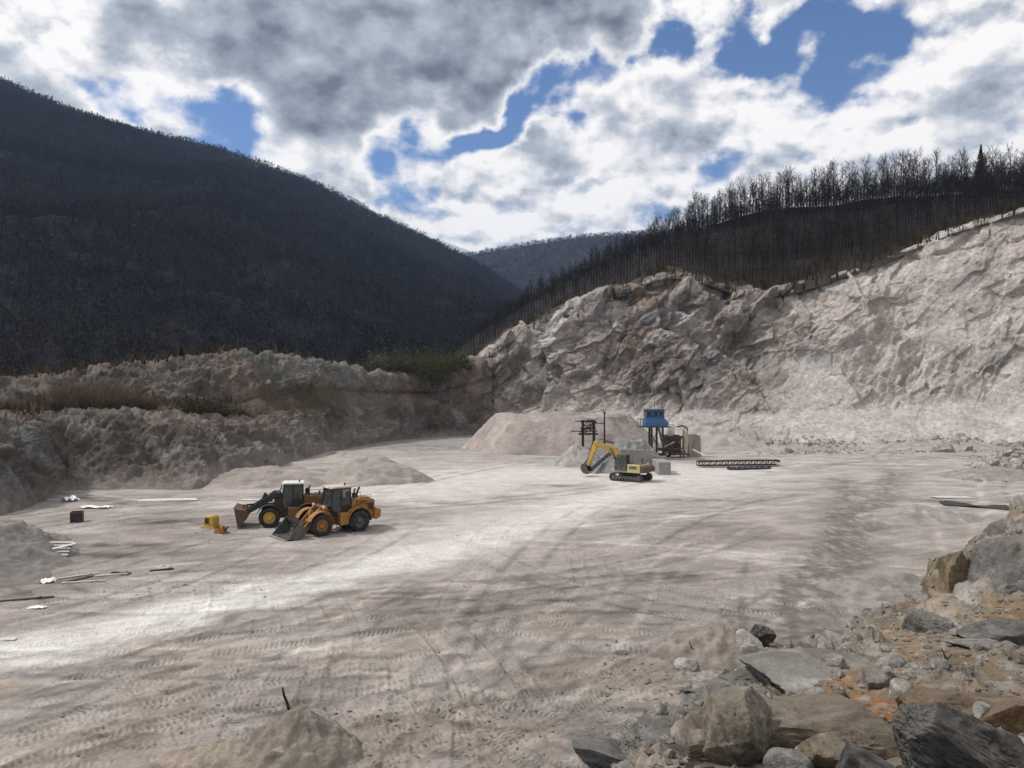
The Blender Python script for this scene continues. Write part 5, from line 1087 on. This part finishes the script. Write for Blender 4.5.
for px0, px1, py0, py1, cnt, rm, hump, pc in ((880, 1090, 434, 453, 1500, .55, 2.0, .35), (740, 870, 437, 455, 900, .4, 1.2, .5), (962, 1090, 455, 482, 1300, .42, 1.6, .7), (0, 1000, 470, 760, 900, .09, 0, .5), (600, 800, 640, 720, 700, .14, 0, .5), (380, 640, 690, 768, 500, .09, 0, .5), (200, 400, 700, 768, 420, .09, 0, .5), (20, 240, 480, 600, 500, .11, 0, .5)):
    px, t_ = r5.uniform(px0, px1, cnt), r5.random(cnt); py = py0 + (py1 - py0) * t_; Y = EYE * FPX / (py - CY); X = (px - CX) / FPX * Y; q = (px - px0) / (px1 - px0); z = floor_low(np.stack([X, Y, 0 * X], 1)) + hump * np.maximum(0, 1 - np.abs(q - pc) * 2) * (1 - t_)
    Pn.append(np.stack([X, Y, z], 1)); S_.append(rm * (.2 + .8 * r5.random(cnt) ** 3))
Pn, S_ = np.concatenate(Pn), np.concatenate(S_); rubble('rubble', Pn, S_, np.array([.33, .30, .275]) * (.5 + .9 * r5.random((len(Pn), 1))), 5)
# spoil bodies under the block piles
X, Y = gp(955, 452); heap('rubble_bed', 'low bank of crushed rock carrying the blocks at the foot of the quarry face', 'rubble bank', X, Y + 6, 15, 6, 1.5, (.34, .31, .28), 41, rough=.3)
X, Y = gp(1020, 480); heap('rubble_bed', 'heap of crushed rock under the angular blocks on the yard', 'rubble bank', X, Y + 3.5, 8, 5, 1.1, (.27, .25, .23), 43, rough=.25)
X, Y = gp(800, 453); heap('rubble_bed', 'low apron of crushed rock in front of the pale spoil fan', 'rubble bank', X, Y + 5, 9, 5, .9, (.33, .30, .275), 45, rough=.25)

# ------------------------------------------------------------------ litter on the yard
def sheet(label, px, py, w_, d_, h, seed, mat, name='plastic_sheet', rz=0, cat='plastic sheet'):
    X, Y = gp(px, py); r = np.random.default_rng(seed); a = np.linspace(-.5, .5, 16); A, B = np.meshgrid(a, a, indexing='ij'); S = np.stack([A.ravel() * 3 + seed, B.ravel() * 3, 0 * A.ravel()], 1)
    x = A * w_ * (1 + .25 * fbm(S, 1.1, 2).reshape(A.shape)); y = B * d_ * (1 + .25 * fbm(S, 1.1, 2, off=4).reshape(A.shape)); z = .04 + h * .8 * np.clip(.3 + fbm(S, 1.3, 2, off=9), 0, 1).reshape(A.shape)
    V = np.stack([x, y, z], -1).reshape(-1, 3); V2 = V - [0, 0, .012]; F_ = grid_faces(16, 16); n_ = 256
    ring = [i * 16 for i in range(16)] + [15 * 16 + j for j in range(1, 16)] + [i * 16 + 15 for i in range(14, -1, -1)] + [j for j in range(14, 0, -1)]
    side = np.array([[ring[k], ring[(k + 1) % len(ring)], ring[(k + 1) % len(ring)] + n_, ring[k] + n_] for k in range(len(ring))])
    o = mesh_np(name, np.concatenate([V, V2]), np.concatenate([F_, F_[:, ::-1] + n_, side]), mat, loc=(X, Y, fz(X, Y))); o.rotation_euler = (0, 0, R(rz)); return tag(o, label, cat)
o = sheet('crumpled white sheet caught on the dark bank foot', 70, 501, 1.3, 1.2, .9, 1, M['sheet'])
sheet('flat white torn sheet below the crumpled one', 95, 508, 2.6, .9, .35, 2, M['sheet'])
sheet('long white strip of plaster dust sheeting on the yard edge', 168, 500, 5.2, 1.6, .05, 3, M['dust'], 'dust_sheet', 8, 'sheet')
sheet('narrow pale strip lying behind the dark loader bucket', 262, 500, 4.5, .8, .05, 4, M['dust'], 'dust_sheet', 3, 'sheet')
sheet('small white rag on the smooth spoil heap foot', 47, 583, .75, .6, .35, 5, M['sheet'], 'rag', 0, 'rag')
sheet('flat white scrap alone on the yard near the pale road', 37, 609, .8, .4, .1, 6, M['sheet'], 'rag', 0, 'rag')
sheet('white flat scrap lying by the pale road edge', 5, 640, .9, .4, .06, 8, M['dust'], 'rag', 0, 'rag')
sheet('dark tarpaulin strip beside the low gravel cone', 975, 506, 5.2, 2.0, .35, 7, M['black'], 'tarpaulin', -32, 'tarpaulin')
sheet('white dusty patch of sheeting next to the dark tarpaulin', 952, 497, 3.6, 1.0, .05, 9, M['dust'], 'dust_sheet', -4, 'sheet')
X, Y = gp(77, 522); t = thing('steel_bin', 'small black open steel bin at the foot of the dark bank', 'bin', (X, Y, fz(X, Y)), R(20))
m = MB()
for s_ in (-.4, .4): m.box((s_, 0, .38), (.05, .8, .75)); m.box((0, s_, .38), (.8, .05, .75))
m.box((0, 0, .03), (.75, .75, .05)); m.build('bin_body', M['black'], t); m = MB()
for s_ in (-.42, .42): m.box((s_, 0, .78), (.07, .9, .06)); m.box((0, s_, .78), (.78, .07, .06))
m.build('rim', M['rust'], t)
def planks(label, px, py, items, mat, name, rz=0):
    X, Y = gp(px, py); t = thing(name, label, 'scrap boards' if 'board' in name else 'scrap', (X, Y, fz(X, Y)), R(rz))
    for a, b, w_, h_ in items: m = MB(); m.bar(a, b, w_, h_); m.build('board', mat[int(abs(a[0] * 37)) % len(mat)], t)
    return t
PW = [M['pale_wood'], M['sheet'], M['black']]
def single(label, px, py, L_, rz, mat, w_=.16, h_=.06, lift=.05, tilt=0):
    X, Y = gp(px, py); m = MB(); m.box((0, 0, 0), (L_, w_, h_)); m.box((L_ * .3, 0, h_ * .5 + .02), (.08, w_ * .9, .04)); o = m.build('board', mat); o.location = (X, Y, fz(X, Y) + lift); o.rotation_euler = (0, R(tilt), R(rz)); return tag(o, label, 'board')
t = thing('broken_pallet', 'broken white and black pallet tipped against the spoil heap', 'pallet', (*gp(54, 556), .35), R(20)); t.rotation_euler = (R(22), R(4), R(18))
for k in range(5): m = MB(); m.box((0, -.7 + k * .35, .16), (1.9, .16, .05)); m.build('slat', M['dust'] if k % 2 == 0 else M['pale_wood'], t)
for k in range(3): m = MB(); m.box((-.85 + k * .85, 0, .05), (.12, 1.6, .16)); m.build('beam', M['black'], t)
m = MB(); m.box((.1, -.2, .3), (2.4, .12, .05), Matrix.Rotation(.5, 3, 'Z')); m.build('loose_slat', M['sheet'], t)
for a in ((('thick pale board lying in front of the broken pallet', 78, 577, 2.1, 40, M['pale_wood'])), ('bleached board crossing the foot of the spoil heap scrap', 84, 583, 2.2, 14, M['pale_wood']), ('short dark board beneath the bleached one', 80, 580, 1.5, 60, M['rust']), ('pale slanted board at the far side of the scrap boards', 112, 576, 1.7, 22, M['pale_wood']), ('short black board beside the pale slanted one', 121, 574, 1.2, -10, M['black']), ('dark stick alone on the dusty yard beyond the boards', 162, 571, 1.3, 24, M['black']), ('long thin rusty bar at the foot of the spoil heap', 20, 601, 3.0, 20, M['rust'])): single(*a)
X, Y = gp(288, 712); m = MB(); m.tube([(0, 0, .75), (-.05, 0, .95), (-.16, .02, 1.2), (-.2, .03, 1.42)], [.05, .045, .04, .025], 7); o = m.build('stick', M['bark'], smooth=True); X, Y = gp(296, 752); o.location = (X - .3, Y + .3, .38); tag(o, 'bent dead stick standing upright on the brown grey dirt heap', 'stick')
X, Y = gp(702, 662); m = MB(); m.tube([(0, 0, .2), (-.35, .1, .45), (-.5, .1, .8)], [.04, .03, .015], 6); m.tube([(0, 0, .2), (.5, 0, .32)], [.04, .02], 6); o = m.build('branch', M['bark'], smooth=True); o.location = (X, Y, fz(X, Y)); tag(o, 'thin black branch lying in front of the brown dirt heap', 'branch')
p = ledge_at(947, .40); m = MB(); m.tube([(0, 0, -.05), (-.02, 0, .12), (-.05, .01, .2)], [.012, .01, .004], 5); m.tube([(-.01, 0, .08), (.05, 0, .15)], [.008, .003], 5); o = m.build('twig', M['bark'], smooth=True); o.location = p; tag(o, 'short dead twig growing from the orange soil on the ledge', 'twig')
HAZE, EXPO = 0.0001, 0.36
# ------------------------------------------------------------------ camera, light, sky, air
cam = bpy.data.cameras.new('camera'); co = bpy.data.objects.new('camera', cam); COL.objects.link(co)
co.location = (0, 0, EYE); co.rotation_euler = (R(90), 0, 0)
cam.sensor_width = 36; cam.lens = 36 * FPX / 1024; cam.clip_start = .1; cam.clip_end = 12000
scene.camera = co
SUN_AZ, SUN_EL = R(-84), R(50)                    # ahead of the camera and to its left, behind cloud
sd = Vector((math.sin(SUN_AZ) * math.cos(SUN_EL), math.cos(SUN_AZ) * math.cos(SUN_EL), math.sin(SUN_EL)))
sun = bpy.data.lights.new('sun', 'SUN'); sun.energy = 2.4; sun.angle = R(6); sun.color = (1, .945, .88)
so = bpy.data.objects.new('sun', sun); COL.objects.link(so); so.location = (0, 0, 300); so.rotation_euler = (-sd).to_track_quat('-Z', 'Y').to_euler()
w = bpy.data.worlds.new('World'); scene.world = w; w.use_nodes = True
t = w.node_tree; N, L = t.nodes, t.links; bg = N['Background']
sky = N.new('ShaderNodeTexSky'); sky.sky_type = 'NISHITA'; sky.sun_disc = False; sky.sun_elevation = SUN_EL; sky.sun_rotation = SUN_AZ
sky.air_density = 1.0; sky.dust_density = .6; sky.ozone_density = 2.0; sky.altitude = 800
def mth(op, a, b=None, c=None, clamp=False):
    n = N.new('ShaderNodeMath'); n.operation = op; n.use_clamp = clamp
    for k, v in enumerate((a, b, c)):
        if v is None: continue
        if isinstance(v, (int, float)): n.inputs[k].default_value = v
        else: L.new(v, n.inputs[k])
    return n.outputs[0]
def mapr(v, a, b, lo=0., hi=1., kind='SMOOTHSTEP'):
    n = N.new('ShaderNodeMapRange'); n.interpolation_type = kind; L.new(v, n.inputs['Value'])
    for k, q in (('From Min', a), ('From Max', b), ('To Min', lo), ('To Max', hi)): n.inputs[k].default_value = q
    return n.outputs['Result']
tc = N.new('ShaderNodeTexCoord'); sx = N.new('ShaderNodeSeparateXYZ'); L.new(tc.outputs['Generated'], sx.inputs[0])
az = mth('ARCTAN2', sx.outputs['X'], sx.outputs['Y']); el = mth('ARCSINE', sx.outputs['Z'])
cv = N.new('ShaderNodeCombineXYZ'); L.new(az, cv.inputs[0]); L.new(el, cv.inputs[1])
ANG = cv.outputs[0]
# slow warp of the layout so that cloud edges wander
wn = N.new('ShaderNodeTexNoise'); wn.inputs['Scale'].default_value = 9; wn.inputs['Detail'].default_value = 8; L.new(ANG, wn.inputs['Vector'])
def vmath(op, a, b):
    n = N.new('ShaderNodeVectorMath'); n.operation = op
    for k, v in enumerate((a, b)):
        if isinstance(v, (tuple, list)): n.inputs[k].default_value = v
        else: L.new(v, n.inputs[k])
    return n
w1 = vmath('SUBTRACT', wn.outputs['Color'], (.5, .5, .5)); w2 = vmath('MULTIPLY', w1.outputs[0], (.26, .17, 0)); WARP = vmath('ADD', ANG, w2.outputs[0]).outputs[0]
def blob(px, py, rx, ry, rot=0):
    """soft cloud-bank weight around a bearing and height (given as they were sighted, radii in degrees)"""
    a = math.atan2(px - CX, FPX); e = math.atan2((CY - py) * math.cos(a), FPX)
    m = N.new('ShaderNodeMapping'); m.vector_type = 'TEXTURE'; L.new(WARP, m.inputs['Vector'])
    m.inputs['Location'].default_value = (a, e, 0); m.inputs['Rotation'].default_value = (0, 0, R(rot)); m.inputs['Scale'].default_value = (R(rx), R(ry), 1)
    ln = vmath('LENGTH', m.outputs[0], (0, 0, 0)).outputs['Value']
    return mapr(ln, 1.45, .0)
def total(items):
    s = None
    for wgt, args in items:
        v = mth('MULTIPLY', blob(*args), wgt); s = v if s is None else mth('ADD', s, v)
    return s
GAPS = [(1.0, (398, 162, 4.2, 3.4, 35)), (.70, (212, 132, 4.5, 2.0, -8)), (.75, (548, 92, 8, 2.0, 22)), (.70, (488, 128, 4, 1.8, 30)), (.72, (800, 36, 9, 1.8, -4)), (.72, (705, 40, 4, 3, 30)), (.55, (860, 70, 3.5, 2.0, 30)), (.45, (730, 165, 4, 1.6, 10)),
        (.4, (660, 195, 4, 1.4, 20)), (.35, (70, 60, 5, 1.2, -20)), (.35, (150, 90, 3, 2, 0)), (.30, (1000, 6, 6, 2, 0)), (.4, (690, 10, 4, 3, 0))]
DARK = [(1.25, (430, 35, 22, 9, -4)), (.75, (560, 30, 9, 4, 10)), (.55, (240, 60, 9, 4, -10)), (.5, (60, 85, 6, 3.5, -15)), (.42, (930, 150, 9, 3, 14)), (.9, (400, -120, 26, 8, 0))]
gaps, dark = total(GAPS), total(DARK)
def cloud_noise(vec, scale=6.5, det=10, rough=.52):
    mp = N.new('ShaderNodeMapping'); mp.inputs['Scale'].default_value = (1, 1.45, 1); L.new(vec, mp.inputs['Vector'])
    n = N.new('ShaderNodeTexNoise'); n.inputs['Scale'].default_value = scale; n.inputs['Detail'].default_value = det; n.inputs['Roughness'].default_value = rough; n.inputs['Distortion'].default_value = 0.
    L.new(mp.outputs[0], n.inputs['Vector']); return n.outputs['Fac']
n0 = cloud_noise(ANG)
up = vmath('ADD', ANG, (-.006, .016, 0)).outputs[0]; n1 = cloud_noise(up)
m0 = cloud_noise(ANG, 17., 9, .55); m1 = cloud_noise(vmath('ADD', ANG, (-.003, .009, 0)).outputs[0], 17., 9, .55)
dens = mth('SUBTRACT', mth('ADD', mth('MULTIPLY_ADD', n0, 2.3, -.90), mth('MULTIPLY', m0, 1.25)), mth('MULTIPLY', gaps, 1.0))                # about .85 in the banks
dens = mth('ADD', dens, mth('MULTIPLY', dark, .25))
alpha = mapr(dens, .22, .74)
core = mapr(dens, .55, 1.25)                                                    # thin edges glow, thick cores are grey
relief = mth('ADD', mth('MULTIPLY', mth('SUBTRACT', n0, n1), 4.6), mth('MULTIPLY', mth('SUBTRACT', m0, m1), 1.6))
dk = mapr(mth('ADD', dark, mth('ADD', mth('MULTIPLY_ADD', n0, 1.3, -.65), mth('MULTIPLY_ADD', m0, .7, -.35))), .05, 1.05)
lum = mth('ADD', mth('MULTIPLY_ADD', core, -.27, 1.03), mth('MULTIPLY', relief, mth('MULTIPLY_ADD', dk, -.5, 1.0)))
lum = mth('SUBTRACT', lum, mth('MULTIPLY', mth('MULTIPLY', dk, mapr(dens, .5, 1.3)), .54))
lum = mth('SUBTRACT', lum, mth('MULTIPLY', mth('MULTIPLY', dk, mth('SUBTRACT', m0, .5)), .5))
lum = mth('MAXIMUM', mth('MINIMUM', lum, 1.08), .0)
cr = N.new('ShaderNodeValToRGB'); L.new(lum, cr.inputs['Fac']); e = cr.color_ramp.elements
e[0].position = .0; e[0].color = (.13, .145, .175, 1); e[1].position = 1.0; e[1].color = (1.0, .965, .93, 1)
k_ = e.new(.55); k_.color = (.46, .49, .54, 1)
cl = N.new('ShaderNodeVectorMath'); cl.operation = 'SCALE'; L.new(cr.outputs['Color'], cl.inputs[0]); L.new(mapr(sx.outputs['Y'], -.5, .45, 7.2, 8.7), cl.inputs['Scale'])        # cloud behind the camera dimmed to cut its fill light
sb = N.new('ShaderNodeVectorMath'); sb.operation = 'MULTIPLY'; L.new(sky.outputs['Color'], sb.inputs[0]); sb.inputs[1].default_value = (.60, .73, .92)
mx = N.new('ShaderNodeMix'); mx.data_type = 'RGBA'; L.new(alpha, mx.inputs['Factor']); L.new(sb.outputs[0], mx.inputs['A']); L.new(cl.outputs[0], mx.inputs['B'])
L.new(mx.outputs['Result'], bg.inputs['Color']); bg.inputs['Strength'].default_value = .1
# air between the eye and the mountains
if HAZE:
    mb = MB(); mb.box((0, 1700, 376.5), (4800, 4500, 767))
    hz = bpy.data.materials.new('mountain air'); hz.use_nodes = True; ht = hz.node_tree; ht.nodes.remove(ht.nodes['Principled BSDF'])
    pv = ht.nodes.new('ShaderNodeVolumePrincipled'); pv.inputs['Color'].default_value = (.42, .62, 1, 1); pv.inputs['Density'].default_value = HAZE
    pv.inputs['Anisotropy'].default_value = .2
    ht.links.new(pv.outputs[0], ht.nodes['Material Output'].inputs['Volume'])
    o = mb.build('haze', hz); tag(o, kind='stuff')
    scene.cycles.volume_bounces = 0
vs = scene.view_settings; vs.view_transform = 'Standard'; vs.look = 'None'; vs.exposure = EXPO; vs.gamma = 1
scene.render.engine = 'CYCLES'; scene.cycles.max_bounces = 5; scene.cycles.diffuse_bounces = 3; scene.cycles.use_denoising = True
